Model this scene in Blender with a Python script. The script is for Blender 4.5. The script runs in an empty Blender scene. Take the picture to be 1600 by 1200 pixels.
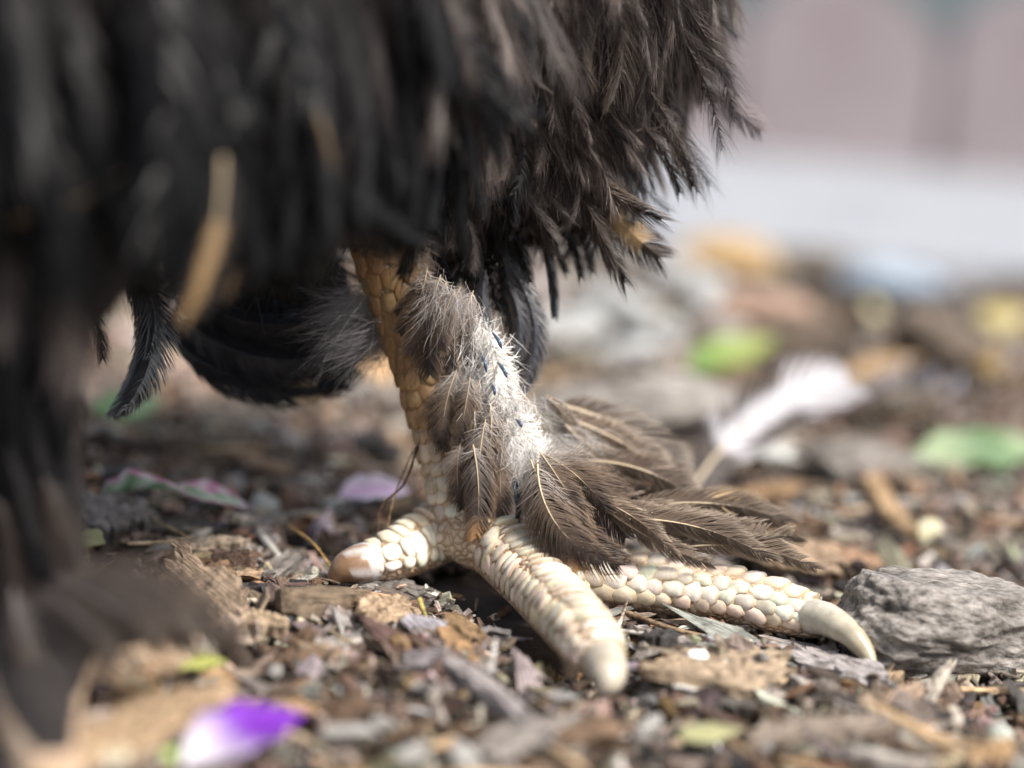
import bpy, bmesh, math, random
import numpy as np
from mathutils import Vector, Matrix, noise, Euler

# ------------------------------------------------------------------ camera
scene = bpy.context.scene
C = scene.collection
R = math.radians
cam_d = bpy.data.cameras.new('camera')
cam_d.sensor_width = 17.3
cam_d.lens = 45.0
cam_d.clip_start = 0.01
cam_d.clip_end = 500.0
cam_d.dof.use_dof = True
cam_d.dof.focus_distance = 0.545
cam_d.dof.aperture_fstop = 2.15
cam_d.dof.aperture_blades = 0
cam = bpy.data.objects.new('camera', cam_d)
C.objects.link(cam)
CAM = Matrix.Translation((0, -0.55, 0.16)) @ Matrix.Rotation(R(78), 4, 'X') @ Matrix.Rotation(R(5), 4, 'Z')
cam.matrix_world = CAM
scene.camera = cam
# ------------------------------------------------------------------ world, sun, exposure
SUN_EL, SUN_AZ = 52.0, 128.0       # azimuth clockwise from +Y (the viewing direction)
world = bpy.data.worlds.new('World')
scene.world = world
world.use_nodes = True
wn = world.node_tree
wn.nodes.clear()
sky = wn.nodes.new('ShaderNodeTexSky')
sky.sky_type = 'NISHITA'
sky.sun_disc = False
sky.sun_elevation = R(SUN_EL)
sky.sun_rotation = R(SUN_AZ)
sky.dust_density = 3.0
sky.air_density = 1.0
sky.ozone_density = 1.0
hs = wn.nodes.new('ShaderNodeHueSaturation')
hs.inputs['Saturation'].default_value = 0.55
bg = wn.nodes.new('ShaderNodeBackground')
bg.inputs['Strength'].default_value = 0.115
wo = wn.nodes.new('ShaderNodeOutputWorld')
wn.links.new(sky.outputs[0], hs.inputs['Color'])
wn.links.new(hs.outputs[0], bg.inputs[0])
wn.links.new(bg.outputs[0], wo.inputs[0])
sun_d = bpy.data.lights.new('sun', 'SUN')
sun_d.energy = 3.3
sun_d.angle = R(9)
sun_d.color = (1.0, 0.95, 0.88)
sun = bpy.data.objects.new('sun', sun_d)
C.objects.link(sun)
sdir = Vector((math.sin(R(SUN_AZ)) * math.cos(R(SUN_EL)), math.cos(R(SUN_AZ)) * math.cos(R(SUN_EL)), math.sin(R(SUN_EL))))
sun.rotation_euler = sdir.to_track_quat('Z', 'Y').to_euler()
sun.location = sdir * 3
scene.view_settings.view_transform = 'Standard'
scene.view_settings.look = 'None'
scene.view_settings.gamma = 1.0
scene.view_settings.exposure = 1.0
scene.cycles.max_bounces = 5
scene.cycles.diffuse_bounces = 3
scene.cycles.glossy_bounces = 2
scene.cycles.transmission_bounces = 2
scene.cycles.use_adaptive_sampling = True
scene.cycles.adaptive_threshold = 0.02

# ------------------------------------------------------------------ helpers
FPX = 45.0 / 17.3 * 1600
CAM3 = CAM.to_3x3()
CLOC = CAM.translation.copy()

def ray(px, py):
    return CAM3 @ Vector(((px - 800) / FPX, -(py - 600) / FPX, -1.0))

def at(px, py, Y=0.0):
    d = ray(px, py)
    return CLOC + d * ((Y - CLOC.y) / d.y)

def gnd(px, py, z=0.0):
    d = ray(px, py)
    return CLOC + d * ((z - CLOC.z) / d.z)

INV = CAM.inverted()
def project(P):
    """(n,3) -> px, py, depth"""
    M = np.array(INV)
    q = P @ M[:3, :3].T + M[:3, 3]
    dep = -q[:, 2]
    return 800 + FPX * q[:, 0] / dep, 600 - FPX * q[:, 1] / dep, dep

def set_attrs(me, col=None, grain=None):
    if col is not None:
        a = me.attributes.new('Col', 'FLOAT_COLOR', 'POINT')
        c = np.ones((len(me.vertices), 4), np.float32)
        c[:, :3] = col
        a.data.foreach_set('color', c.ravel())
    if grain is not None:
        a = me.attributes.new('grain', 'FLOAT_VECTOR', 'POINT')
        a.data.foreach_set('vector', np.ascontiguousarray(grain, np.float32).ravel())

def np_mesh(name, V, F, mats, col=None, grain=None, smooth=False):
    me = bpy.data.meshes.new(name)
    V = np.ascontiguousarray(V, np.float32)
    F = np.ascontiguousarray(F, np.int32)
    k = F.shape[1]
    me.vertices.add(len(V))
    me.vertices.foreach_set('co', V.ravel())
    me.loops.add(F.size)
    me.loops.foreach_set('vertex_index', F.ravel())
    me.polygons.add(len(F))
    me.polygons.foreach_set('loop_start', np.arange(0, F.size, k, dtype=np.int32))
    me.polygons.foreach_set('loop_total', np.full(len(F), k, np.int32))
    me.polygons.foreach_set('use_smooth', np.full(len(F), smooth))
    me.update(calc_edges=True)
    for m in (mats if isinstance(mats, (list, tuple)) else [mats]):
        me.materials.append(m)
    set_attrs(me, col, grain)
    return me

def obj(name, me, parent=None, mat=None, label=None, cat=None, group=None, kind=None):
    o = bpy.data.objects.new(name, me)
    C.objects.link(o)
    if parent is not None:
        o.parent = parent
    if mat is not None:
        o.matrix_local = mat
    if label: o['label'] = label
    if cat: o['category'] = cat
    if group: o['group'] = group
    if kind: o['kind'] = kind
    return o

# ------------------------------------------------------------------ materials
def new_mat(name):
    m = bpy.data.materials.new(name)
    m.use_nodes = True
    nt = m.node_tree
    b = nt.nodes['Principled BSDF']
    return m, nt, b

def N(nt, typ, **kw):
    n = nt.nodes.new(typ)
    for k, v in kw.items():
        if k in n.inputs:
            n.inputs[k].default_value = v
        else:
            setattr(n, k, v)
    return n

def ramp(nt, stops):
    r = nt.nodes.new('ShaderNodeValToRGB')
    e = r.color_ramp.elements
    while len(e) < len(stops):
        e.new(0.5)
    for el, (p, c) in zip(e, stops):
        el.position = p
        el.color = (c[0], c[1], c[2], 1) if isinstance(c, (tuple, list)) else (c, c, c, 1)
    return r

def mulmix(nt, a, b, fac=1.0, mode='MULTIPLY'):
    m = nt.nodes.new('ShaderNodeMix')
    m.data_type = 'RGBA'
    m.blend_type = mode
    m.inputs[0].default_value = fac
    nt.links.new(a, m.inputs[6])
    nt.links.new(b, m.inputs[7])
    return m.outputs[2]

def wood_mat(name, rnd=False, sc=(0.07, 0.95, 0.95), bd=0.0007, det=5.0):
    """colour from the piece, fibres along its grain coordinate"""
    m, nt, b = new_mat(name)
    L = nt.links.new
    col = N(nt, 'ShaderNodeAttribute', attribute_name='Col')
    gr = N(nt, 'ShaderNodeAttribute', attribute_name='grain')
    mp = N(nt, 'ShaderNodeMapping')
    mp.inputs['Scale'].default_value = sc
    L(gr.outputs['Vector'], mp.inputs[0])
    n1 = N(nt, 'ShaderNodeTexNoise', Scale=1.6, Detail=det, Roughness=0.65)
    L(mp.outputs[0], n1.inputs['Vector'])
    n2 = N(nt, 'ShaderNodeTexNoise', Scale=0.35, Detail=4.0, Roughness=0.6)
    L(gr.outputs['Vector'], n2.inputs['Vector'])
    r1 = ramp(nt, [(0.32, 0.16), (0.46, 0.80), (0.68, 1.45)])
    L(n1.outputs[0], r1.inputs[0])
    r2 = ramp(nt, [(0.30, (0.50, 0.47, 0.45)), (0.52, (1.0, 1.0, 1.0)), (0.75, (1.3, 1.28, 1.25))])
    L(n2.outputs[0], r2.inputs[0])
    c = mulmix(nt, col.outputs['Color'], r1.outputs[0])
    c = mulmix(nt, c, r2.outputs[0])
    if rnd:
        oi = N(nt, 'ShaderNodeObjectInfo')
        r3 = ramp(nt, [(0.0, (0.62, 0.60, 0.58)), (0.5, (1.0, 0.98, 0.95)), (1.0, (1.35, 1.3, 1.25))])
        L(oi.outputs['Random'], r3.inputs[0])
        c = mulmix(nt, c, r3.outputs[0])
    L(c, b.inputs['Base Color'])
    b.inputs['Roughness'].default_value = 0.72
    b.inputs['Specular IOR Level'].default_value = 0.35
    bm_ = N(nt, 'ShaderNodeBump', Strength=0.9, Distance=bd)
    L(n1.outputs[0], bm_.inputs['Height'])
    L(bm_.outputs[0], b.inputs['Normal'])
    return m

def feather_mat(name='feather', rough=0.42, spec=0.20):
    m, nt, b = new_mat(name)
    L = nt.links.new
    col = N(nt, 'ShaderNodeAttribute', attribute_name='Col')
    oi = N(nt, 'ShaderNodeObjectInfo')
    r3 = ramp(nt, [(0.0, (0.72, 0.7, 0.7)), (0.5, (1.0, 0.98, 0.96)), (1.0, (1.25, 1.2, 1.15))])
    L(oi.outputs['Random'], r3.inputs[0])
    c = mulmix(nt, col.outputs['Color'], r3.outputs[0])
    L(c, b.inputs['Base Color'])
    b.inputs['Roughness'].default_value = rough
    b.inputs['Specular IOR Level'].default_value = spec
    b.inputs['Sheen Weight'].default_value = 0.0
    b.inputs['Sheen Roughness'].default_value = 0.5
    return m

def attr_mat(name, rough=0.5, spec=0.5, noise_scale=None, trans=0.0, bump=0.0, lo=0.7, sss=0.0):
    m, nt, b = new_mat(name)
    L = nt.links.new
    col = N(nt, 'ShaderNodeAttribute', attribute_name='Col')
    c = col.outputs['Color']
    if noise_scale:
        tc = N(nt, 'ShaderNodeTexCoord')
        n1 = N(nt, 'ShaderNodeTexNoise', Scale=noise_scale, Detail=6.0, Roughness=0.65)
        L(tc.outputs['Object'], n1.inputs['Vector'])
        r = ramp(nt, [(0.3, lo), (0.5, 0.95), (0.72, 1.2)])
        L(n1.outputs[0], r.inputs[0])
        c = mulmix(nt, c, r.outputs[0])
        if bump:
            bb = N(nt, 'ShaderNodeBump', Strength=bump, Distance=0.0004)
            L(n1.outputs[0], bb.inputs['Height'])
            L(bb.outputs[0], b.inputs['Normal'])
    L(c, b.inputs['Base Color'])
    b.inputs['Roughness'].default_value = rough
    b.inputs['Specular IOR Level'].default_value = spec
    if sss:
        b.inputs['Subsurface Weight'].default_value = sss
        b.inputs['Subsurface Radius'].default_value = (1.0, 0.6, 0.4)
        b.inputs['Subsurface Scale'].default_value = 0.0015
    return m

def noise_mat(name, c1, c2, scale, rough=0.8, bump=0.3, dist=0.001, detail=7.0, spec=0.3):
    m, nt, b = new_mat(name)
    L = nt.links.new
    tc = N(nt, 'ShaderNodeTexCoord')
    n1 = N(nt, 'ShaderNodeTexNoise', Scale=scale, Detail=detail, Roughness=0.65)
    L(tc.outputs['Object'], n1.inputs['Vector'])
    r = ramp(nt, [(0.32, c1), (0.68, c2)])
    L(n1.outputs[0], r.inputs[0])
    L(r.outputs[0], b.inputs['Base Color'])
    bb = N(nt, 'ShaderNodeBump', Strength=bump, Distance=dist)
    L(n1.outputs[0], bb.inputs['Height'])
    L(bb.outputs[0], b.inputs['Normal'])
    b.inputs['Roughness'].default_value = rough
    b.inputs['Specular IOR Level'].default_value = spec
    return m

M_WOOD = wood_mat('mulch_wood')
M_CHIP = wood_mat('chip_wood', True)
M_BARK = wood_mat('bark', False, (0.22, 0.42, 0.42), 0.0014, 11.0)
M_FEATHER = feather_mat()
M_TAIL = feather_mat('glossy_tail_feather', 0.30, 0.75)
M_QUILL, nt, b = new_mat('quill')
b.inputs['Base Color'].default_value = (0.52, 0.41, 0.27, 1); b.inputs['Roughness'].default_value = 0.35
M_QUILLD, nt, b = new_mat('quill_dark')
b.inputs['Base Color'].default_value = (0.05, 0.04, 0.04, 1); b.inputs['Roughness'].default_value = 0.35
M_PINQ, nt, b = new_mat('pin_quill_blue')
b.inputs['Base Color'].default_value = (0.045, 0.075, 0.125, 1); b.inputs['Roughness'].default_value = 0.3
M_SOIL = noise_mat('soil', (0.018, 0.012, 0.008), (0.075, 0.05, 0.035), 120, bump=0.8)
M_PAVE = noise_mat('pavement_concrete', (0.23, 0.24, 0.26), (0.30, 0.31, 0.33), 25, bump=0.3)
M_PINK = noise_mat('pink_stone', (0.20, 0.165, 0.17), (0.26, 0.225, 0.235), 18, bump=0.5)
M_LAWN = noise_mat('dull_turf', (0.035, 0.05, 0.05), (0.075, 0.095, 0.095), 9, bump=0.6, dist=0.01)
def skin_mat():
    m, nt, b = new_mat('leg_skin')
    L = nt.links.new
    tc = N(nt, 'ShaderNodeTexCoord')
    nz = N(nt, 'ShaderNodeTexNoise', Scale=160.0, Detail=5.0)
    L(tc.outputs['Object'], nz.inputs['Vector'])
    vo = N(nt, 'ShaderNodeTexVoronoi', Scale=520.0)
    vo.feature = 'DISTANCE_TO_EDGE'
    mx = N(nt, 'ShaderNodeVectorMath', operation='ADD')
    sc_ = N(nt, 'ShaderNodeVectorMath', operation='SCALE'); sc_.inputs['Scale'].default_value = 0.004
    L(nz.outputs['Color'], sc_.inputs[0]); L(tc.outputs['Object'], mx.inputs[0]); L(sc_.outputs[0], mx.inputs[1]); L(mx.outputs[0], vo.inputs['Vector'])
    r1 = ramp(nt, [(0.3, (0.44, 0.30, 0.19)), (0.7, (0.66, 0.54, 0.41))]); L(nz.outputs[0], r1.inputs[0])
    r2 = ramp(nt, [(0.0, (0.55, 0.42, 0.32)), (0.16, (1, 1, 1))]); L(vo.outputs['Distance'], r2.inputs[0])
    L(mulmix(nt, r1.outputs[0], r2.outputs[0]), b.inputs['Base Color'])
    r3 = ramp(nt, [(0.0, 0.0), (0.3, 1.0)]); L(vo.outputs['Distance'], r3.inputs[0])
    bb = N(nt, 'ShaderNodeBump', Strength=0.8, Distance=0.0005)
    L(r3.outputs[0], bb.inputs['Height']); L(bb.outputs[0], b.inputs['Normal'])
    b.inputs['Roughness'].default_value = 0.5
    return m
M_SKIN = skin_mat()
M_BODY = noise_mat('body_underdown', (0.010, 0.008, 0.008), (0.030, 0.024, 0.022), 200, rough=0.9, bump=0.6)
M_SCALE = attr_mat('leg_scale', rough=0.5, spec=0.4, noise_scale=330, bump=0.35, lo=0.72)
M_CLAW = attr_mat('claw_horn', rough=0.33, spec=0.5, noise_scale=300, bump=0.25, lo=0.7)
M_PETAL = attr_mat('petal', rough=0.5, spec=0.4, noise_scale=150, lo=0.75)
M_STONE = attr_mat('pebble', rough=0.55, spec=0.4, noise_scale=160, bump=0.3, lo=0.7)

# ------------------------------------------------------------------ the ground
def H(x, y):
    """gentle unevenness of the mulch bed"""
    return (0.0025 * np.sin(x * 31 + 1.3) * np.cos(y * 27 + 0.4) + 0.0018 * np.sin(x * 77 + y * 53)
            + 0.0012 * np.cos(x * 140 - y * 91 + 2.0))

def grid_sheet(xs, ys, zf):
    X, Y = np.meshgrid(xs, ys)
    V = np.stack([X.ravel(), Y.ravel(), zf(X, Y).ravel()], 1)
    nx, ny = len(xs), len(ys)
    i = np.arange(nx - 1)[None, :] + nx * np.arange(ny - 1)[:, None]
    i = i.ravel()
    return V, np.stack([i, i + 1, i + 1 + nx, i + nx], 1)

EDGE_Y = 0.47      # where the mulch bed meets the pavement
def soil_z(X, Y):
    m = np.clip((0.50 - Y) / 0.03, 0, 1)
    near = np.exp(-((X / 1.0) ** 2 + (Y / 1.0) ** 2))
    return -0.006 + m * (H(X, Y) + 0.0009 * np.sin(X * 900) * np.sin(Y * 870)) * near
far = np.array([2, 4, 9, 20, 60, 200.0])
xs = np.concatenate([-far[::-1], np.linspace(-1.2, 1.2, 161), far])
ys = np.concatenate([-far[::-1], np.linspace(-1.2, 0.6, 140), np.array([0.8, 1.2, 2, 4, 9, 20, 60, 200.0])])
V, F = grid_sheet(xs, ys, soil_z)
obj('ground', np_mesh('ground', V, F, M_SOIL, smooth=True), kind='structure')

def box_mesh(name, x0, x1, y0, y1, z0, z1, mat, bev=0.0):
    bm = bmesh.new()
    bmesh.ops.create_cube(bm, size=1)
    for v in bm.verts:
        v.co = ((x0 + x1) / 2 + v.co.x * (x1 - x0), (y0 + y1) / 2 + v.co.y * (y1 - y0), (z0 + z1) / 2 + v.co.z * (z1 - z0))
    if bev:
        bmesh.ops.bevel(bm, geom=list(bm.edges), offset=bev, segments=2, affect='EDGES')
    me = bpy.data.meshes.new(name)
    bm.to_mesh(me); bm.free()
    me.materials.append(mat)
    return me
obj('path', box_mesh('path', -4, 4, EDGE_Y, 0.80, -0.05, 0.004, M_PAVE, 0.004), kind='structure')
V, F = grid_sheet(np.concatenate([-far[::-1], np.linspace(-1, 1, 9), far]), np.array([0.845, 1.2, 2, 4, 9, 20, 60, 200.0]), lambda X, Y: 0 * X + 0.0)
obj('lawn', np_mesh('lawn', V, F, M_LAWN, smooth=True), kind='structure')

# scalloped edging stones along the far side of the pavement
def edging_mesh():
    bm = bmesh.new()
    w, t = 0.0522, 0.022
    prof = [(-w, -0.05), (w, -0.05), (w, 0.050)]
    for k in range(1, 14):
        a = math.pi * k / 14
        prof.append((w * math.cos(a), 0.050 + 0.046 * math.sin(a)))
    prof.append((-w, 0.050))
    f = [bm.verts.new((x, -t, z)) for x, z in prof]
    g = [bm.verts.new((x, t, z)) for x, z in prof]
    n = len(prof)
    bm.faces.new(f); bm.faces.new(g[::-1])
    for i in range(n):
        bm.faces.new((f[i], g[i], g[(i + 1) % n], f[(i + 1) % n]))
    bmesh.ops.recalc_face_normals(bm, faces=bm.faces)
    bmesh.ops.bevel(bm, geom=[e for e in bm.edges if abs(e.verts[0].co.y - e.verts[1].co.y) < 1e-6], offset=0.004, segments=2, affect='EDGES')
    me = bpy.data.meshes.new('edging_stone')
    bm.to_mesh(me); bm.free()
    me.materials.append(M_PINK)
    return me
EM = edging_mesh()
x_v = at(1480, 60, 0.80).x
for k in range(-5, 4):
    obj('edging_stone', EM, mat=Matrix.Translation((x_v + 0.0525 + 0.105 * k, 0.8225, 0.001 * math.sin(k * 2.1))),
        label='pinkish grey garden edging stone with rounded scallop top behind the pavement', cat='edging stone',
        group='scalloped edging stones along the pavement')

# ------------------------------------------------------------------ chips of the mulch
PAL = np.array([(0.235, 0.165, 0.115), (0.17, 0.108, 0.066), (0.085, 0.052, 0.034), (0.31, 0.235, 0.165),
                (0.26, 0.225, 0.195), (0.155, 0.138, 0.125), (0.19, 0.085, 0.038), (0.36, 0.30, 0.23),
                (0.045, 0.034, 0.028), (0.30, 0.17, 0.055), (0.45, 0.42, 0.39), (0.115, 0.07, 0.042)])
PAL = PAL * 0.78 + PAL.mean(1)[:, None] * 0.22
PW = np.array([5, 4.5, 4, 4.5, 4.5, 3, 1.6, 3.4, 3.0, 0.7, 2.0, 4]); PW /= PW.sum()

def chip_verts(rng, L, W, T, nl, nw, jag=0.16, bend=0.0, twist=0.0, rough=0.12):
    """closed slab: (nl+1)*(nw+1) top then bottom; returns V (metres) centred"""
    u = np.linspace(-0.5, 0.5, nl + 1)[:, None] * np.ones((1, nw + 1))
    v = np.ones((nl + 1, 1)) * np.linspace(-0.5, 0.5, nw + 1)[None, :]
    endj = rng.normal(0, jag, (2, nw + 1))
    e = np.clip((np.abs(u) - 0.25) / 0.25, 0, 1)
    u2 = u + e * np.where(u > 0, endj[1][None, :], endj[0][None, :]) * 0.6
    ta, tb = rng.uniform(0.25, 1.0, 2)
    wid = np.where(u > 0, 1 - (1 - ta) * (2 * np.abs(u)) ** 2, 1 - (1 - tb) * (2 * np.abs(u)) ** 2)
    skew = rng.normal(0, 0.25)
    x = u2 * L
    y = v * W * wid + skew * W * u * 0.6 + rng.normal(0, 0.05 * W, x.shape) + W * 0.10 * np.sin(u * 9 + rng.uniform(0, 6))
    th = T * (0.5 + rough * rng.normal(0, 1, x.shape)) * (1 - 0.45 * (2 * np.abs(v)) ** 3) * (1 - 0.35 * e)
    zt, zb = np.abs(th), -np.abs(T * (0.5 + rough * rng.normal(0, 1, x.shape))) * (1 - 0.3 * e)
    bz = bend * L * (4 * u * u - 0.5)
    V = np.concatenate([np.stack([x, y, zt + bz], -1).reshape(-1, 3), np.stack([x, y * 0.94, zb + bz], -1).reshape(-1, 3)])
    a = twist * V[:, 0] / L
    ca, sa = np.cos(a), np.sin(a)
    V = np.stack([V[:, 0], V[:, 1] * ca - V[:, 2] * sa, V[:, 1] * sa + V[:, 2] * ca], 1)
    return V

def chip_faces(nl, nw):
    F = []
    n = (nl + 1) * (nw + 1)
    g = lambda i, j: i * (nw + 1) + j
    for i in range(nl):
        for j in range(nw):
            F.append((g(i, j), g(i + 1, j), g(i + 1, j + 1), g(i, j + 1)))
            F.append((n + g(i, j), n + g(i, j + 1), n + g(i + 1, j + 1), n + g(i + 1, j)))
    for i in range(nl):
        F.append((g(i, 0), n + g(i, 0), n + g(i + 1, 0), g(i + 1, 0)))
        F.append((g(i, nw), g(i + 1, nw), n + g(i + 1, nw), n + g(i, nw)))
    for j in range(nw):
        F.append((g(0, j), g(0, j + 1), n + g(0, j + 1), n + g(0, j)))
        F.append((g(nl, j), n + g(nl, j), n + g(nl, j + 1), g(nl, j + 1)))
    return np.array(F)

# toe lines (set here because the mulch makes room for the feet)
def toe_line(pts):
    return [(gnd(px, py, z), r) for px, py, z, r in pts]
TOE_MID = toe_line([(752, 822, 0.0125, 0.0078), (800, 868, 0.0100, 0.0076), (842, 915, 0.0075, 0.0070), (885, 962, 0.0070, 0.0066), (922, 1005, 0.0062, 0.0060), (940, 1030, 0.0050, 0.0048)])
TOE_RIGHT = toe_line([(770, 838, 0.0115, 0.0074), (850, 880, 0.0078, 0.0064), (940, 905, 0.0064, 0.0060), (1040, 916, 0.0066, 0.0060), (1130, 930, 0.0064, 0.0057), (1215, 950, 0.0058, 0.0053), (1268, 966, 0.0052, 0.0044)])
TOE_LEFT = toe_line([(742, 810, 0.0125, 0.0076), (700, 826, 0.0105, 0.0070), (655, 850, 0.0080, 0.0064), (615, 868, 0.0064, 0.0054), (578, 880, 0.0050, 0.0043)])
ALLSEG = []
for T in (TOE_MID, TOE_RIGHT, TOE_LEFT):
    for (a, ra), (b_, rb) in zip(T[:-1], T[1:]):
        ALLSEG.append((a, b_, max(ra, rb)))
def toe_clear(P):
    """smallest (distance in plan - radius) to any toe"""
    best = np.full(len(P), 9.0)
    for a, b_, r in ALLSEG:
        ax, bx = np.array(a[:2]), np.array(b_[:2])
        ab = bx - ax
        t = np.clip(((P[:, :2] - ax) @ ab) / (ab @ ab), 0, 1)
        d = np.linalg.norm(P[:, :2] - (ax + t[:, None] * ab), axis=1) - r
        best = np.minimum(best, d)
    return best

def rot_mats(rng, n, tilt):
    """yaw any, tilt about a random flat axis"""
    yaw = rng.uniform(0, 2 * np.pi, n)
    tx, ty = rng.normal(0, tilt, n), rng.normal(0, tilt, n)
    cy, sy = np.cos(yaw), np.sin(yaw)
    Z = np.zeros(n); O = np.ones(n)
    Rz = np.stack([np.stack([cy, -sy, Z], -1), np.stack([sy, cy, Z], -1), np.stack([Z, Z, O], -1)], 1)
    cx, sx = np.cos(tx), np.sin(tx)
    Rx = np.stack([np.stack([O, Z, Z], -1), np.stack([Z, cx, -sx], -1), np.stack([Z, sx, cx], -1)], 1)
    c2, s2 = np.cos(ty), np.sin(ty)
    Ry = np.stack([np.stack([c2, Z, s2], -1), np.stack([Z, O, Z], -1), np.stack([-s2, Z, c2], -1)], 1)
    return Rx @ Ry @ Rz

def scatter_xy(rng, n, zone):
    """positions over the bed; zone 'near' = around the focus, 'far' = the rest"""
    if zone == 'near':
        d = np.sqrt(rng.uniform(0.27 ** 2, 0.72 ** 2, n))
        x = rng.uniform(-1, 1, n) * (0.205 * d + 0.03)
    elif zone == 'mid':
        d = np.sqrt(rng.uniform(0.68 ** 2, 1.015 ** 2, n))
        x = rng.uniform(-1, 1, n) * (0.215 * d + 0.05)
    else:
        d = rng.uniform(0.1, 1.01, n)
        x = rng.uniform(-0.75, 0.75, n)
    return x, d - 0.55

mV, mF, mC, mG, mbase = [], [], [], [], 0
def add_many(rng, n, zone, kind):
    global mbase
    nl, nw = {'flake': (3, 2), 'chunk': (2, 2), 'splinter': (3, 1), 'bit': (1, 1)}[kind]
    Fc = chip_faces(nl, nw)
    protos = []
    for k in range(36):
        if kind == 'flake':
            protos.append(chip_verts(rng, 1, rng.uniform(0.16, 0.50), rng.uniform(0.06, 0.15), nl, nw, 0.3, rng.normal(0, 0.06), rng.normal(0, 0.5)))
        elif kind == 'chunk':
            protos.append(chip_verts(rng, 1, rng.uniform(0.35, 0.8), rng.uniform(0.25, 0.5), nl, nw, 0.3, rng.normal(0, 0.05), rng.normal(0, 0.4), 0.2))
        elif kind == 'splinter':
            protos.append(chip_verts(rng, 1, rng.uniform(0.07, 0.18), rng.uniform(0.05, 0.1), nl, nw, 0.1, rng.normal(0, 0.05), rng.normal(0, 0.6)))
        else:
            protos.append(chip_verts(rng, 1, rng.uniform(0.18, 0.8), rng.uniform(0.15, 0.5), nl, nw, 0.2, 0, 0, 0.2))
    PV = np.stack(protos)
    size = {'flake': (0.0075, 0.45), 'chunk': (0.0055, 0.4), 'splinter': (0.010, 0.45), 'bit': (0.0022, 0.4)}[kind]
    S = np.clip(size[0] * np.exp(rng.normal(0, size[1], n)), 0.0012, 0.024)
    x, y = scatter_xy(rng, n, zone)
    z = H(x, y) + rng.uniform(-0.006, 0.0022, n) - 0.12 * np.minimum(S, 0.012)
    tilt = {'flake': 0.30, 'chunk': 0.5, 'splinter': 0.18, 'bit': 0.8}[kind]
    Rm = rot_mats(rng, n, tilt)
    pos = np.stack([x, y, z], 1)
    cl = toe_clear(pos)
    under = cl < 0.32 * S + 0.0005
    pos[under, 2] = -0.0058 - 0.25 * S[under]
    idx = rng.integers(0, len(protos), n)
    loc = PV[idx] * S[:, None, None]
    W = np.einsum('nij,nkj->nki', Rm, loc) + pos[:, None, :]
    # keep corners of chips near the toes below the skin line
    W[under, :, 2] = np.minimum(W[under, :, 2], -0.0012)
    close = cl < 0.018
    W[close, :, 2] = np.minimum(W[close, :, 2], 0.0026 + 0.25 * (W[close, :, 2] - 0.0026))
    ci = rng.choice(len(PAL), n, p=PW)
    col = PAL[ci] * np.exp(rng.normal(0, 0.42, (n, 1))) * np.exp(rng.normal(0, 0.06, (n, 3)))
    nv = PV.shape[1]
    mV.append(W.reshape(-1, 3))
    mF.append((Fc[None] + (np.arange(n) * nv)[:, None, None]).reshape(-1, 4) + mbase)
    mC.append(np.repeat(np.clip(col, 0.01, 0.75), nv, axis=0))
    mG.append((loc * 1000 + rng.uniform(-500, 500, (n, 1, 3))).reshape(-1, 3))
    mbase += n * nv

rng = np.random.default_rng(7)
add_many(rng, 7000, 'near', 'flake')
add_many(rng, 3800, 'near', 'chunk')
add_many(rng, 9000, 'near', 'splinter')
add_many(rng, 24000, 'near', 'bit')
add_many(rng, 5500, 'mid', 'flake')
add_many(rng, 3000, 'mid', 'chunk')
add_many(rng, 2500, 'mid', 'splinter')
add_many(rng, 6000, 'mid', 'bit')
add_many(rng, 3500, 'wide', 'flake')
add_many(rng, 1500, 'wide', 'chunk')
V = np.concatenate(mV); F = np.concatenate(mF)
obj('mulch', np_mesh('mulch', V, F, M_WOOD, np.concatenate(mC), np.concatenate(mG)), kind='stuff',
    label='brown bed of shredded bark and wood crumbs', cat='mulch')

# the larger chips one can pick out, each a thing of its own
CHIP_KINDS = [
    ('flake', 'tan', (0.34, 0.245, 0.16), 'flat tan wood flake lying on the mulch'),
    ('flake', 'grey', (0.27, 0.245, 0.225), 'flat weathered grey wood flake lying on the mulch'),
    ('flake', 'brown', (0.17, 0.11, 0.07), 'flat dark brown bark flake lying on the mulch'),
    ('flake', 'red', (0.20, 0.11, 0.06), 'flat reddish brown bark flake lying on the mulch'),
    ('flake', 'pale', (0.50, 0.45, 0.39), 'flat pale bleached wood flake lying on the mulch'),
    ('splinter', 'tan', (0.40, 0.29, 0.18), 'long thin tan wood splinter lying on the mulch'),
    ('splinter', 'grey', (0.30, 0.28, 0.26), 'long thin grey wood splinter lying on the mulch'),
    ('chunk', 'brown', (0.15, 0.095, 0.06), 'stubby dark brown bark crumb on the mulch'),
    ('chunk', 'tan', (0.36, 0.24, 0.13), 'stubby yellowish tan wood crumb on the mulch'),
    ('chunk', 'black', (0.05, 0.045, 0.045), 'stubby charcoal black bark crumb on the mulch')]
KW = np.array([4, 3.5, 4, 1.2, 2.0, 5, 4, 3, 2, 1.6]); KW /= KW.sum()
rng = np.random.default_rng(21)
chip_protos = []
for shape, cn, colr, lab in CHIP_KINDS:
    vs = []
    for k in range(5):
        if shape == 'flake':
            nl, nw, Wd, Td = 8, 5, rng.uniform(0.25, 0.55), rng.uniform(0.08, 0.15)
        elif shape == 'splinter':
            nl, nw, Wd, Td = 9, 3, rng.uniform(0.09, 0.17), rng.uniform(0.06, 0.10)
        else:
            nl, nw, Wd, Td = 6, 5, rng.uniform(0.5, 0.85), rng.uniform(0.28, 0.5)
        V = chip_verts(rng, 1, Wd, Td, nl, nw, 0.24, rng.normal(0, 0.05), rng.normal(0, 0.5), 0.14)
        col = np.array(colr) * np.exp(rng.normal(0, 0.08, (len(V), 1)))
        vs.append(np_mesh('wood_chip', V, chip_faces(nl, nw), M_CHIP, col, V * 11 + rng.uniform(-90, 90, 3)))
    chip_protos.append(vs)

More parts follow.
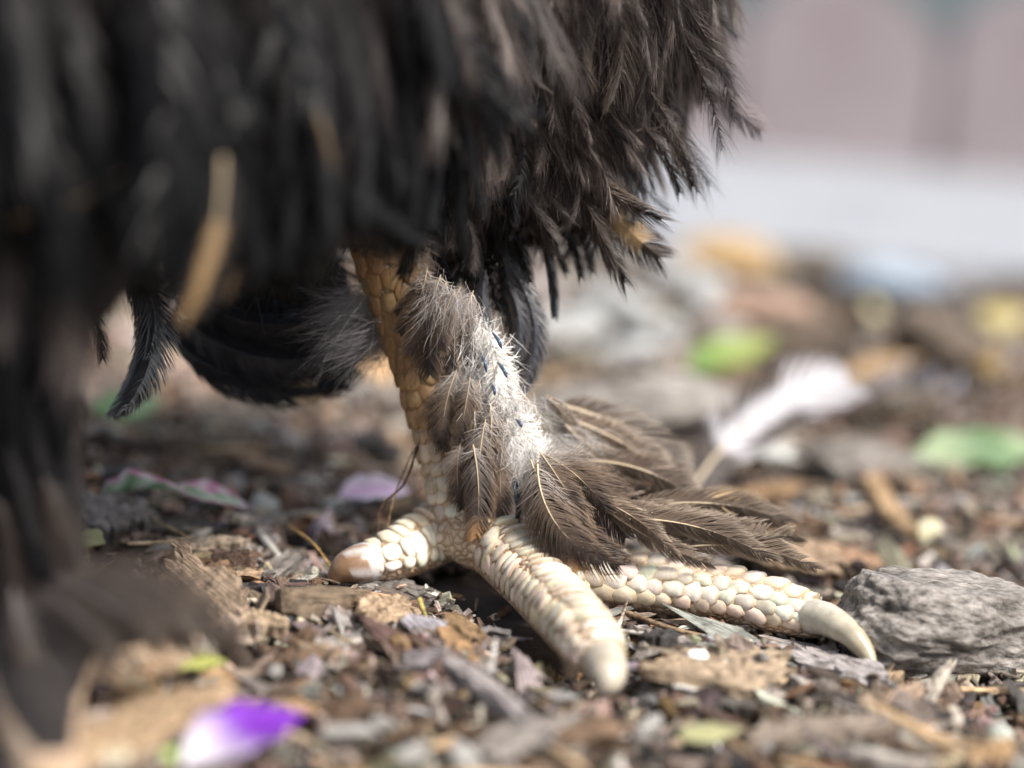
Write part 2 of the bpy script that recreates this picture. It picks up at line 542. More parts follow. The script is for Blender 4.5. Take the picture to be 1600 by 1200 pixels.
KEEP = []     # (point, radius) spots where a named thing lies
def place_chips(n):
    done = 0
    while done < n:
        px = rng.uniform(0, 1600)
        py = 520 + 700 * rng.uniform(0, 1) ** 0.8 + 0.0
        p = gnd(px, py, 0.001)
        if p.y > EDGE_Y - 0.02 or (px < 130 and py < 900):
            continue
        k = rng.choice(len(CHIP_KINDS), p=KW)
        shape, cn, colr, lab = CHIP_KINDS[k]
        S = {'flake': 0.0098, 'splinter': 0.016, 'chunk': 0.0068}[shape] * math.exp(rng.normal(0, 0.32))
        S = min(S, 0.026)
        if p.y > 0.05:
            S *= 1.25
        P = np.array([p])
        if toe_clear(P)[0] < 0.75 * S + 0.001:
            continue
        if any((p - q).length < r + 0.25 * S for q, r in KEEP):
            continue
        z = float(H(p.x, p.y)) + rng.uniform(0.0002, 0.0022)
        e = Euler((rng.normal(0, 0.20), rng.normal(0, 0.16), rng.uniform(0, 6.283)))
        M = Matrix.Translation((p.x, p.y, z)) @ e.to_matrix().to_4x4() @ Matrix.Scale(S, 4)
        obj('wood_chip', chip_protos[k][rng.integers(0, 5)], mat=M, label=lab, cat='wood chip', group=lab.split(' lying')[0].split(' on the')[0] + 's in the mulch')
        done += 1

# ------------------------------------------------------------------ named bits of litter
def lump_mesh(name, rng_seed, mat, col, col2, ridge=0.0, planes=9, sub=4, flat=1.0, nscale=3.0, namp=0.06, grainf=20):
    """faceted lump: a ball cut by planes, roughened with noise, strata along local X; unit radius"""
    rg = np.random.default_rng(rng_seed)
    bm = bmesh.new()
    bmesh.ops.create_icosphere(bm, subdivisions=sub, radius=1)
    dirs = rg.normal(0, 1, (planes, 3)); dirs /= np.linalg.norm(dirs, axis=1)[:, None]
    ds = rg.uniform(0.55, 0.88, planes)
    off = Vector(rg.uniform(-50, 50, 3))
    cols, gr = [], []
    for v in bm.verts:
        d = np.array(v.co)
        k = dirs @ d
        r = 1.0
        for kk, dd in zip(k, ds):
            if kk > 0.05:
                r = min(r, dd / kk)
        q = Vector(d) * r
        n1 = noise.fractal(q * nscale + off, 0.9, 2.1, 5)
        st = noise.fractal(Vector((q.x * 0.9, q.y * 2.0 + q.z * 1.0, q.z * 3.6)) + off, 0.9, 2.0, 4)
        q *= 1 + namp * n1 + ridge * math.copysign(min(abs(st), 0.5) ** 0.7, st)
        q.z *= flat
        v.co = q
        m = min(1, max(0, 0.5 + 0.9 * n1 + 0.4 * st))
        cols.append(np.array(col) * (1 - m) + np.array(col2) * m)
        gr.append(np.array(q) * grainf)
    me = bpy.data.meshes.new(name)
    bm.to_mesh(me); bm.free()
    me.materials.append(mat)
    set_attrs(me, np.array(cols), np.array(gr))
    me.polygons.foreach_set('use_smooth', np.full(len(me.polygons), True))
    return me

def lump(name, px, py, z, size, rot, seed, mat, c1, c2, label, cat, group=None, keep=0.6, **kw):
    p = gnd(px, py, z)
    M = Matrix.Translation(p) @ Euler(rot).to_matrix().to_4x4() @ Matrix.Diagonal((*size, 1))
    KEEP.append((p, max(size) * keep))
    return obj(name, lump_mesh(name, seed, mat, c1, c2, **kw), mat=M, label=label, cat=cat, group=group)

def slab(name, a, b, W, T, seed, colr, label, cat='wood chip', roll=0.0, bend=0.0, jag=0.12, group=None, keep=True):
    """hero chip running from world point a to b"""
    rg = np.random.default_rng(seed)
    ax = (b - a); L = ax.length; X = ax.normalized()
    Z = Vector((0, 0, 1)); Y = Z.cross(X).normalized(); Z = X.cross(Y)
    Rr = Matrix((X, Y, Z)).transposed() @ Matrix.Rotation(roll, 3, 'X')
    V = chip_verts(rg, L, W, T, 18, 8, jag, bend, rg.normal(0, 0.25), 0.10)
    col = np.array(colr) * np.exp(rg.normal(0, 0.10, (len(V), 1)))
    me = np_mesh(name, V, chip_faces(18, 8), M_WOOD, col, V * 1000 + rg.uniform(-90, 90, 3))
    if keep:
        KEEP.append(((a + b) / 2, L * 0.35))
    return obj(name, me, mat=Matrix.Translation((a + b) / 2) @ Rr.to_4x4(), label=label, cat=cat, group=group)

# large grey bark chunk beside the right claw
lump('bark_chunk', 1478, 985, 0.0055, (0.0225, 0.0150, 0.0155), (0.25, 0.10, 0.12), 33, M_BARK, (0.16, 0.145, 0.13), (0.36, 0.33, 0.30),
     'large grey weathered bark chunk beside the long claw', 'bark', ridge=0.08, planes=10, sub=6, nscale=1.8, namp=0.11, grainf=22)
lump('bark_slab', 1015, 640, 0.005, (0.036, 0.020, 0.010), (0.05, 0.04, -0.1), 35, M_BARK, (0.20, 0.175, 0.155), (0.36, 0.33, 0.30),
     'broad grey bark slab lying behind the feathered foot', 'bark', ridge=0.06, sub=5, planes=9)
lump('bark_slab', 1350, 738, 0.003, (0.019, 0.010, 0.008), (0.1, 0.1, 0.2), 36, M_BARK, (0.16, 0.145, 0.13), (0.30, 0.27, 0.24),
     'rough grey bark lump beside the white loose feather', 'bark', ridge=0.06, sub=5)
lump('bark_lump', 1185, 485, 0.008, (0.020, 0.012, 0.010), (0.1, -0.1, 0.2), 38, M_BARK, (0.42, 0.26, 0.18), (0.62, 0.45, 0.36),
     'smooth peach coloured bark lump near the pavement edge', 'bark', sub=4)
lump('bark_lump', 1240, 535, 0.006, (0.022, 0.011, 0.009), (0.1, 0.2, 0.5), 39, M_BARK, (0.06, 0.045, 0.035), (0.15, 0.11, 0.08),
     'dark brown bark lump behind the bright green leaf', 'bark', sub=4)
lump('bark_lump', 1480, 545, 0.008, (0.03, 0.012, 0.013), (0.0, 0.25, 0.3), 40, M_BARK, (0.10, 0.075, 0.055), (0.24, 0.19, 0.15),
     'dark hump of bark behind the fallen white petals', 'bark', sub=4)
lump('bark_lump', 1150, 410, 0.008, (0.024, 0.010, 0.010), (0.0, 0.1, 0.1), 41, M_BARK, (0.40, 0.25, 0.11), (0.55, 0.40, 0.22),
     'ochre bark lump at the edge of the pavement', 'bark', sub=4)
lump('bark_lump', 1290, 415, 0.006, (0.028, 0.008, 0.007), (0.0, 0.1, -0.1), 42, M_BARK, (0.12, 0.10, 0.08), (0.25, 0.21, 0.17),
     'long grey brown bark lump at the edge of the pavement', 'bark', sub=4)
for q, (px, py, sx) in enumerate([(960, 480, .016), (890, 520, .018), (1030, 520, .014), (970, 560, .013), (1050, 430, .016), (1100, 460, .013)]):
    lump('pale_stone', px, py, 0.004, (sx, sx * 0.7, sx * 0.5), (0.1 * q, 0.2, q), 50 + q, M_STONE, (0.26, 0.26, 0.25), (0.46, 0.46, 0.45),
         'pale grey stone in the mulch near the pavement edge', 'stone', 'pale stones near the pavement edge', sub=4, planes=12, namp=0.15)
lump('blue_stone', 1395, 445, 0.007, (0.022, 0.010, 0.008), (0.1, 0.1, 0.2), 57, M_STONE, (0.19, 0.24, 0.31), (0.30, 0.36, 0.42),
     'pale blue stone at the far edge of the mulch', 'stone', sub=4)
lump('yellow_pebble', 1352, 492, 0.004, (0.006, 0.005, 0.005), (0.1, 0, 0), 58, M_STONE, (0.55, 0.50, 0.28), (0.7, 0.65, 0.40), 'small yellowish pebble beside the pale blue stone', 'pebble', sub=3)
lump('white_pebble', 1088, 1028, 0.0035, (0.0022, 0.0020, 0.0028), (0.2, 0.3, 0), 59, M_STONE, (0.72, 0.70, 0.68), (0.85, 0.84, 0.82), 'tiny white pebble in front of the long clawed toe', 'pebble', sub=3, planes=5)
lump('white_pebble', 1140, 1046, 0.0025, (0.0026, 0.0018, 0.0018), (0.2, 0.3, 0.4), 60, M_STONE, (0.72, 0.70, 0.68), (0.85, 0.84, 0.82), 'flat whitish pebble just beside the tiny white pebble', 'pebble', sub=3, planes=5)
lump('yellow_pebble', 1450, 832, 0.003, (0.0034, 0.0026, 0.0034), (0.2, 0.3, 0.4), 61, M_STONE, (0.60, 0.54, 0.32), (0.72, 0.68, 0.50), 'pale yellow seed husk behind the grey bark chunk', 'seed husk', sub=3, planes=5)
for q, (px, py, sz) in enumerate([(548, 1145, .0036), (600, 1130, .0028), (725, 1180, .0040), (665, 1080, .0026), (1010, 1140, .0030), (1190, 1168, .0026), (880, 1092, .0022), (500, 975, .0014), (405, 862, .0014), (85, 1045, .0034), (640, 1180, .0028), (430, 1050, .0024), (1330, 1170, .0024)]):
    lump('white_chip', px, py, 0.0008, (sz * 1.5, sz * 0.8, sz * 0.5), (0.3 * q, 0.35 * math.sin(q * 2), q), 70 + q, M_WOOD, (0.42, 0.40, 0.37), (0.66, 0.64, 0.61),
         'off white broken chip lying in the mulch', 'wood chip', 'off white broken chips in the mulch', sub=4, planes=11, ridge=0.08, namp=0.1, nscale=2.0)

slab('wood_chip', at(505, 908, -0.012), at(672, 928, -0.016), 0.010, 0.0040, 81, (0.17, 0.15, 0.135), 'dark grey fibrous wood chip under the brown tipped claw', jag=0.1)
slab('wood_chip', gnd(1195, 1000, 0.0005), gnd(1380, 1062, 0.0015), 0.012, 0.0022, 82, (0.33, 0.30, 0.29), 'flat pale grey splinter lying under the long claw', jag=0.08)
slab('wood_chip', gnd(265, 880, 0.006), gnd(372, 965, 0.0015), 0.011, 0.0014, 83, (0.30, 0.22, 0.155), 'tan wood flake standing tilted in front of the dark feathered near foot', roll=0.9)
slab('wood_chip', gnd(120, 800, 0.004), gnd(225, 800, 0.004), 0.014, 0.004, 84, (0.24, 0.215, 0.20), 'broad grey chip beside the pink edged leaf', roll=0.3)
slab('wood_chip', gnd(300, 852, 0.0035), gnd(378, 843, 0.004), 0.005, 0.002, 85, (0.33, 0.26, 0.19), 'splintered tan chip behind the grey broad chip')
slab('wood_chip', gnd(370, 815, 0.004), gnd(455, 805, 0.004), 0.0055, 0.002, 86, (0.30, 0.26, 0.225), 'curled light grey chip behind the brown tipped claw', bend=0.08)
slab('wood_chip', gnd(1150, 838, 0.005), gnd(1305, 885, 0.004), 0.012, 0.0018, 87, (0.33, 0.235, 0.155), 'broad tan bark flake tucked behind the long clawed toe', roll=0.35)
slab('wood_chip', gnd(1240, 868, 0.0035), gnd(1395, 878, 0.003), 0.009, 0.0014, 88, (0.26, 0.16, 0.10), 'flat brown bark flake behind the grey bark chunk', roll=0.35)
slab('wood_chip', gnd(1355, 745, 0.0075), gnd(1428, 838, 0.003), 0.0052, 0.0025, 89, (0.40, 0.27, 0.15), 'tan wood stick leaning behind the grey bark chunk', bend=0.03)
slab('wood_chip', gnd(1000, 1040, 0.002), gnd(1220, 1050, 0.003), 0.022, 0.003, 90, (0.37, 0.28, 0.19), 'wide tan flake in front of the long clawed toe')
slab('wood_chip', gnd(640, 985, 0.003), gnd(842, 1142, 0.003), 0.0042, 0.003, 91, (0.36, 0.32, 0.31), 'long greyish stick with pale end pointing at the thick middle toe')
slab('wood_chip', gnd(90, 1190, 0.004), gnd(330, 1085, 0.006), 0.014, 0.005, 92, (0.33, 0.23, 0.14), 'thick tan stick beside the purple petal')
slab('wood_chip', gnd(1150, 775, 0.004), gnd(1250, 760, 0.004), 0.006, 0.003, 93, (0.24, 0.15, 0.08), 'brown curled bark piece below the white loose feather')
slab('wood_chip', gnd(1085, 800, 0.004), gnd(1150, 778, 0.0055), 0.006, 0.005, 94, (0.42, 0.30, 0.17), 'stubby light tan stick under the white loose feather')
slab('wood_chip', gnd(380, 960, 0.002), gnd(440, 985, 0.002), 0.008, 0.003, 95, (0.36, 0.27, 0.18), 'small tan chip in front of the brown tipped claw')
slab('wood_chip', gnd(570, 965, 0.004), gnd(640, 950, 0.003), 0.009, 0.003, 96, (0.36, 0.26, 0.17), 'angular tan chip in front of the dark fibrous chip', roll=0.5)
slab('wood_chip', gnd(1440, 1110, 0.001), gnd(1485, 1035, 0.005), 0.0028, 0.0016, 97, (0.40, 0.35, 0.29), 'thin pale stick leaning on the grey bark chunk')
slab('wood_chip', gnd(1180, 1150, 0.003), gnd(1420, 1125, 0.003), 0.008, 0.003, 98, (0.25, 0.20, 0.16), 'long grey brown chip in front of the grey bark chunk')
slab('wood_chip', gnd(430, 620, 0.003), gnd(560, 600, 0.004), 0.008, 0.003, 99, (0.30, 0.27, 0.25), 'greyish chip far behind the curved black tail feathers')

def tube(pts, radii, k=6, close=True):
    pts = [Vector(p) for p in pts]
    V, F = [], []
    n = len(pts)
    for i in range(n):
        t = (pts[min(i + 1, n - 1)] - pts[max(i - 1, 0)]).normalized()
        a = t.cross(Vector((0.13, 0.3, 0.95))).normalized(); b2 = t.cross(a)
        for j in range(k):
            w = 2 * math.pi * j / k
            V.append(pts[i] + (a * math.cos(w) + b2 * math.sin(w)) * radii[i])
    for i in range(n - 1):
        for j in range(k):
            F.append((i * k + j, i * k + (j + 1) % k, (i + 1) * k + (j + 1) % k, (i + 1) * k + j))
    return np.array([tuple(v) for v in V]), np.array(F)

def spline(P, n):
    """Catmull-Rom through rows of P"""
    P = np.array([list(p) for p in P], float)
    Q = np.vstack([2 * P[0] - P[1], P, 2 * P[-1] - P[-2]])
    out = []
    for u in np.linspace(0, len(P) - 1 - 1e-9, n):
        i = int(u); t = u - i
        p0, p1, p2, p3 = Q[i:i + 4]
        out.append(0.5 * (2 * p1 + (p2 - p0) * t + (2 * p0 - 5 * p1 + 4 * p2 - p3) * t * t + (3 * p1 - p0 - 3 * p2 + p3) * t ** 3))
    return np.array(out)

def straw(name, pts, r, colr, label, cat='straw', group=None):
    S = spline(pts, 18)
    V, F = tube(S, [r * (1 - 0.5 * i / 17) for i in range(18)], 5)
    obj(name, np_mesh(name, V, F, M_WOOD, np.tile(np.array(colr), (len(V), 1)), V * 1000, True), label=label, cat=cat, group=group)

G = gnd
straw('root_fibre', [at(655, 690, -0.004), at(632, 755, -0.006), at(596, 790, -0.006), at(590, 840, -0.008)], 0.00032, (0.10, 0.055, 0.03), 'thin dark brown root fibre hanging beside the shank', 'root')
straw('root_fibre', [at(648, 700, -0.002), at(618, 770, -0.006), at(600, 850, -0.009)], 0.00022, (0.33, 0.22, 0.11), 'fine tan root fibre beside the dark root fibre', 'root')
straw('straw_stem', [G(450, 820, .005), G(490, 850, .006), G(520, 890, .002)], 0.00040, (0.40, 0.24, 0.08), 'bent golden straw behind the brown tipped claw')
straw('straw_stem', [G(200, 850, .003), G(260, 846, .004), G(310, 838, .004)], 0.00045, (0.48, 0.38, 0.25), 'pale straw lying behind the tilted tan flake')
straw('straw_stem', [G(240, 810, .004), G(270, 826, .005), G(298, 842, .004)], 0.00035, (0.50, 0.38, 0.22), 'short slanting straw near the pink edged leaf')
straw('straw_stem', [G(980, 958, .003), G(1060, 985, .003), G(1180, 1010, .002)], 0.0007, (0.26, 0.18, 0.11), 'brown stem lying along the front of the long clawed toe')
straw('straw_stem', [G(950, 985, .002), G(1010, 990, .003), G(1070, 996, .003)], 0.0006, (0.50, 0.46, 0.42), 'pale straw lying between the middle and long clawed toe')
straw('straw_stem', [G(965, 982, .002), G(972, 962, .004), G(980, 938, .0075)], 0.0005, (0.62, 0.50, 0.38), 'short upright straw between the middle and long clawed toe')
straw('straw_stem', [G(765, 1050, .003), G(770, 1025, .006), G(774, 1000, .008)], 0.0007, (0.7, 0.66, 0.62), 'white upright stalk beside the thick middle toe')
straw('straw_stem', [G(655, 935, .006), G(662, 955, .004), G(668, 970, .002)], 0.0006, (0.42, 0.36, 0.12), 'short yellow green straw beside the dark fibrous chip')

# leaves and petals
def leaf_mesh(name, L, W, colfn, curl=0.0, bend=0.0, twist=0.0, wav=0.0, thick=0.00025, pw=0.8, mat=None):
    nu, nv = 20, 8
    V, col = [], []
    for side in (1, -1):
        for i in range(nu + 1):
            u = i / nu
            w = W * 0.5 * max(0.03, math.sin(math.pi * min(1, u ** pw))) * (1 + 0.35 * noise.noise(Vector((u * 6, L * 900, W * 700))))
            for j in range(nv + 1):
                v = j / nv * 2 - 1
                x = u * L; y = v * w
                z = bend * L * math.sin(math.pi * u) + curl * w * v * v + wav * math.sin(u * 14 + v * 3) * W
                a = twist * u
                y, z = y * math.cos(a) - z * math.sin(a), y * math.sin(a) + z * math.cos(a)
                V.append((x - L / 2, y, z + side * thick)); col.append(colfn(u, v))
    n = (nu + 1) * (nv + 1)
    F = []
    g = lambda i, j: i * (nv + 1) + j
    for i in range(nu):
        for j in range(nv):
            F.append((g(i, j), g(i + 1, j), g(i + 1, j + 1), g(i, j + 1)))
            F.append((n + g(i, j), n + g(i, j + 1), n + g(i + 1, j + 1), n + g(i + 1, j)))
        F.append((g(i, 0), n + g(i, 0), n + g(i + 1, 0), g(i + 1, 0)))
        F.append((g(i, nv), g(i + 1, nv), n + g(i + 1, nv), n + g(i, nv)))
    return np_mesh(name, np.array(V), np.array(F), mat or M_PETAL, np.array(col), smooth=True)

def leaf(name, a, b, W, colfn, label, cat, roll=0.0, group=None, **kw):
    X = (b - a); L = X.length; X.normalize()
    Y = Vector((0, 0, 1)).cross(X).normalized(); Z = X.cross(Y)
    Rr = Matrix((X, Y, Z)).transposed() @ Matrix.Rotation(roll, 3, 'X')
    KEEP.append(((a + b) / 2, L * 0.4))
    return obj(name, leaf_mesh(name, L, W, colfn, **kw), mat=Matrix.Translation((a + b) / 2) @ Rr.to_4x4(), label=label, cat=cat, group=group)

mixc = lambda a, b, t: tuple(np.array(a) * (1 - t) + np.array(b) * t)
def varieg(u, v):
    if v > 0.35 + 0.3 * math.sin(u * 11) or v < -0.8: return mixc((0.50, 0.20, 0.33), (0.62, 0.50, 0.55), 0.5 + 0.5 * math.sin(u * 23))
    return mixc((0.10, 0.26, 0.10), (0.55, 0.62, 0.55), 0.5 + 0.5 * math.sin(u * 19 + v * 5))
leaf('fallen_leaf', G(160, 772, .006), G(292, 768, .010), 0.009, varieg, 'pink edged green leaf half curled beside the grey broad chip', 'leaf', roll=-0.5, curl=0.5, bend=0.05)
leaf('fallen_leaf', G(272, 766, .009), G(390, 795, .005), 0.0065, varieg, 'pink edged leaf with white green middle lying on the mulch', 'leaf', roll=0.5, curl=0.4, bend=0.06)
leaf('fallen_petal', G(530, 775, .005), G(640, 768, .006), 0.009, lambda u, v: mixc((0.62, 0.40, 0.62), (0.66, 0.62, 0.72), abs(v)), 'lilac pink petal lying behind the brown tipped toe', 'petal', roll=0.5, curl=0.4, bend=0.05)
leaf('fallen_petal', G(285, 1200, .0035), G(478, 1118, .006), 0.012, lambda u, v: mixc((0.50, 0.45, 0.50), (0.13, 0.02, 0.30), min(1, max(0, u * 3.2 - 0.5))), 'purple petal with white base lying on the mulch', 'petal', roll=0.25, curl=0.3, bend=0.08)
leaf('fallen_leaf', G(255, 1195, .003), G(345, 1160, .004), 0.007, lambda u, v: (0.42, 0.55, 0.18), 'small light green sepal beside the purple petal', 'leaf', roll=0.2)
leaf('fallen_leaf', G(1420, 712, .006), G(1640, 700, .006), 0.014, lambda u, v: mixc((0.07, 0.13, 0.05), (0.20, 0.25, 0.14), 0.5 + 0.5 * math.sin(u * 9)), 'long green leaf lying behind the brown mulch', 'leaf', roll=0.55, wav=0.05, bend=0.04)
leaf('fallen_leaf', G(1075, 578, .006), G(1215, 530, .014), 0.013, lambda u, v: mixc((0.045, 0.15, 0.012), (0.22, 0.25, 0.07), min(1, u * 1.5)), 'bright green leaf in the mulch behind the foot', 'leaf', roll=0.4, curl=0.3)
leaf('fallen_leaf', G(140, 645, .005), G(255, 620, .008), 0.013, lambda u, v: mixc((0.08, 0.18, 0.05), (0.24, 0.32, 0.18), u), 'green leaf in the mulch behind the curled black feather', 'leaf', roll=0.4)
leaf('fallen_leaf', G(250, 1030, .004), G(355, 1035, .005), 0.005, lambda u, v: mixc((0.24, 0.24, 0.10), (0.38, 0.41, 0.10), u), 'yellow green leaf in front of the dark feathered near foot', 'leaf', roll=0.4)
leaf('fallen_leaf', G(105, 1020, .006), G(150, 1005, .010), 0.008, lambda u, v: (0.05, 0.19, 0.05), 'dark green leaf scrap beside the dark feathered near foot', 'leaf', roll=0.6)
leaf('fallen_leaf', G(895, 668, .008), G(935, 662, .010), 0.006, lambda u, v: (0.40, 0.50, 0.05), 'tiny lime green leaf scrap behind the leg feathers', 'leaf', roll=0.5)
leaf('fallen_leaf', G(1060, 1150, .002), G(1160, 1140, .004), 0.005, lambda u, v: (0.32, 0.31, 0.16), 'pale olive leaf scrap in front of the white pebble', 'leaf', roll=0.3)
leaf('fallen_leaf', G(120, 835, .003), G(165, 850, .003), 0.006, lambda u, v: (0.28, 0.26, 0.11), 'yellow olive leaf scrap beside the dark feathered shank', 'leaf', roll=0.5)
for q, (px, py) in enumerate([(1375, 610), (1405, 600), (1448, 612), (1488, 622), (1290, 628), (1240, 625), (1575, 585)]):
    leaf('fallen_petal', G(px - 16, py + 8, .004), G(px + 12, py - 14, .016), 0.011, lambda u, v: (0.66, 0.64, 0.70), 'white petal fallen on the mulch in front of the bark humps', 'petal', roll=0.9, group='white petals fallen behind the loose feather', curl=0.4)
leaf('fallen_leaf', G(1310, 590, .008), G(1440, 560, .016), 0.007, lambda u, v: (0.36, 0.24, 0.13), 'dry tan leaf arching over the white petals', 'leaf', roll=0.7, curl=0.4)
leaf('fallen_leaf', G(1520, 520, .010), G(1570, 600, .006), 0.008, lambda u, v: (0.40, 0.27, 0.10), 'dry ochre leaf lying against the bark hump', 'leaf', roll=0.5)
leaf('fallen_leaf', G(1530, 500, .006), G(1610, 490, .008), 0.012, lambda u, v: (0.36, 0.30, 0.12), 'dull yellow leaf near the pavement edge', 'leaf', roll=0.5)

KEEP.append((gnd(60, 1010, 0), 0.030))
place_chips(300)

# ------------------------------------------------------------------ feathers
def feather_arrays(seed, n=55, W=0.16, curve=0.0, bend=0.10, loose=0.0, colfn=None, bw=1.0, theta=38, y0=0.14, tip=0.55, pw=0.55, K=4, camber=1.2, split=0.02, down=0.0):
    """unit feather along +Y; returns vane V,F,col and quill V,F"""
    rg = np.random.default_rng(seed)
    def rach(y):
        return np.array([curve * (y * y - y) * 1.0, y, bend * (y - y * y) * 2])
    V, F, Cc = [], [], []
    dy = (1 - y0) / n
    for s in (-1, 1):
        clump = 0.0; cz = 0.0
        for i in range(n):
            y = y0 + dy * (i + 0.5)
            u = (y - y0) / (1 - y0)
            prof = (max(u, 0.02) ** 0.35) * (max(1 - u, 0.0) ** tip) * 1.25
            if rg.random() < 0.12:
                clump = rg.normal(0, split); cz = rg.normal(0, 0.006)
            wy = W * prof * (1 + rg.normal(0, 0.05 + 0.22 * loose)) + 0.012
            isd = max(0.0, 1 - u / max(down, 1e-6)) if down > 0 else 0.0
            if isd > 0:
                wy *= 1 + 0.9 * isd * rg.uniform(0.3, 1.2)
            th = R(max(7 if theta < 15 else 13, theta * (1 - 0.45 * u) + rg.normal(0, 2 + 6 * loose + 14 * isd)))
            p0 = rach(y)
            tg = np.array((curve * (2 * y - 1), 1.0)); tg /= np.linalg.norm(tg)
            hw = dy * 0.62 * bw * (1 - 0.45 * loose) * (1 - 0.5 * isd)
            curl = rg.normal(0, 0.03 + 0.30 * loose + 0.3 * isd); lift = rg.normal(0, 0.004 + 0.05 * loose + 0.06 * isd) + cz
            base = len(V)
            shade = math.exp(rg.normal(0, 0.10))
            for k in range(K + 1):
                t = k / K
                lat = s * wy * t * (1 - 0.12 * t)
                fwd = min(wy / math.tan(th) * 0.55, 0.42 if theta < 15 else 0.30) * (t ** 1.35) + clump * t + curl * wy * t * t * 1.5
                z = p0[2] - camber * lat * lat + lift * t + 0.0015 * rg.normal() + (0.002 if i % 2 else 0.0)
                fw = fwd * (1 - 0.25 * u)
                la = lat - curl * 0.4 * wy * t * t * s
                px = p0[0] + la * tg[1] + fw * tg[0]
                py = p0[1] - la * tg[0] + fw * tg[1]
                taper = (1 - t ** 4 * 0.85) if loose < 0.5 else (1 - 0.8 * t)
                cc = np.array(colfn(min(1, u + 0.1 * t), t)) * shade
                V.append((px - hw * taper * tg[0], py - hw * taper * tg[1], z)); V.append((px + hw * taper * tg[0], py + hw * taper * tg[1], z + 0.004 * taper))
                Cc.append(cc); Cc.append(cc)
            for k in range(K):
                a = base + 2 * k
                F.append((a, a + 1, a + 3, a + 2) if s > 0 else (a, a + 2, a + 3, a + 1))
    yy = np.linspace(max(0.0, y0 - 0.02), 0.95, 12)
    qp = [Vector(rach(y)) + Vector((0, 0, 0.004 - 0.006 * y * y)) for y in yy]
    return np.array(V), np.array(F), np.clip(np.array(Cc), 0.004, 0.9), qp

def make_feather(name, seed, quill=0.010, qmat=None, vmat=None, **kw):
    V, F, Cc, qp = feather_arrays(seed, **kw)
    vane = np_mesh(name, V, F, vmat or M_FEATHER, Cc, smooth=True)
    qv, qf = tube(qp, [quill * (1 - 0.85 * i / 11) for i in range(12)], 5)
    q = np_mesh('quill', qv, qf, qmat or M_QUILL, smooth=True)
    return vane, q, (V, F, Cc)

def two(base, tipc, at_=0.75, soft=0.2, edge=None, rootc=None):
    def fn(u, t):
        c = np.array(base)
        k = min(1, max(0, (u - at_) / soft))
        c = c * (1 - k) + np.array(tipc) * k
        if edge is not None:
            e = max(0, (t - 0.7) / 0.3)
            c = c * (1 - e) + np.array(edge) * e
        if rootc is not None:
            r = max(0, 1 - u / 0.35)
            c = c * (1 - r) + np.array(rootc) * r
        return c
    return fn

BROWN, DARK, BLK, GREY = (0.050, 0.037, 0.030), (0.006, 0.0052, 0.0055), (0.003, 0.003, 0.0042), (0.10, 0.092, 0.088)
FV = {}
def variants(key, k, **kw):
    FV[key] = [make_feather('feather', 100 * len(FV) + 7 * i, **{a: (b_(i) if callable(b_) and a in ('curve', 'W') else b_) for a, b_ in kw.items()}) for i in range(k)]
variants('fluffy', 5, n=95, K=3, W=0.17, loose=0.6, bw=1.6, colfn=two((0.028, 0.022, 0.020), (0.120, 0.099, 0.091), 0.3, 0.6), curve=lambda i: (-0.25, 0.2, 0.0, 0.35, -0.1)[i], quill=0.0025, theta=11, down=0.3, qmat=M_QUILLD)
variants('brown', 4, n=95, K=3, W=0.17, loose=0.4, bw=1.8, qmat=M_QUILLD, colfn=two(BROWN, (0.042, 0.034, 0.032), 0.55, 0.4, edge=(0.11, 0.085, 0.065)), curve=lambda i: (-0.25, 0.2, 0.05, 0.4)[i], quill=0.003, theta=12, down=0.25)
variants('dark', 4, y0=0.04, n=80, K=3, W=0.15, loose=0.3, bw=1.6, colfn=two(DARK, BLK, 0.4, 0.5), curve=lambda i: (-0.3, 0.25, 0.0, 0.4)[i], quill=0.003, theta=13, qmat=M_QUILLD)
variants('leg', 4, y0=0.05, n=130, W=0.24, loose=0.12, bw=1.5, colfn=two((0.125, 0.093, 0.070), (0.050, 0.038, 0.034), 0.35, 0.5, edge=(0.17, 0.12, 0.085), rootc=(0.33, 0.30, 0.28)), curve=lambda i: (-0.25, 0.25, 0.05, -0.45)[i], quill=0.009, theta=22, down=0.4, split=0.035)
variants('legtan', 2, y0=0.05, n=130, W=0.24, loose=0.12, bw=1.5, colfn=two((0.085, 0.068, 0.058), (0.33, 0.19, 0.09), 0.72, 0.25, edge=(0.20, 0.13, 0.08), rootc=(0.3, 0.27, 0.25)), curve=lambda i: (-0.2, 0.2)[i], quill=0.010, theta=26, down=0.3, split=0.03)
variants('footdark', 2, n=90, W=0.15, loose=0.12, bw=1.5, colfn=two((0.035, 0.028, 0.025), (0.07, 0.055, 0.045), 0.5, 0.4, edge=(0.09, 0.07, 0.055)), curve=lambda i: (-0.15, 0.2)[i], quill=0.010, theta=20, split=0.04, qmat=M_QUILLD)
variants('footlong', 3, y0=0.05, n=140, W=0.12, loose=0.13, bw=1.6, colfn=two((0.115, 0.086, 0.066), (0.15, 0.118, 0.092), 0.5, 0.4, edge=(0.30, 0.25, 0.20)), curve=lambda i: (-0.15, 0.2, 0.3)[i], quill=0.0075, theta=19, split=0.045)
variants('white', 3, y0=0.04, n=90, W=0.28, loose=0.4, bw=1.5, colfn=two((0.84, 0.82, 0.79), (0.74, 0.72, 0.69), 0.5, 0.5), curve=lambda i: (-0.2, 0.2, 0.0)[i], quill=0.008, theta=28, down=0.5)
variants('tail', 3, vmat=M_TAIL, n=120, W=0.17, loose=0.02, bw=1.5, colfn=two((0.014, 0.015, 0.020), (0.012, 0.014, 0.020), 0.5, 0.4), curve=lambda i: (0.6, 0.5, 0.7)[i], quill=0.005, theta=26, tip=0.5, qmat=M_QUILLD, camber=0.8, split=0.005)
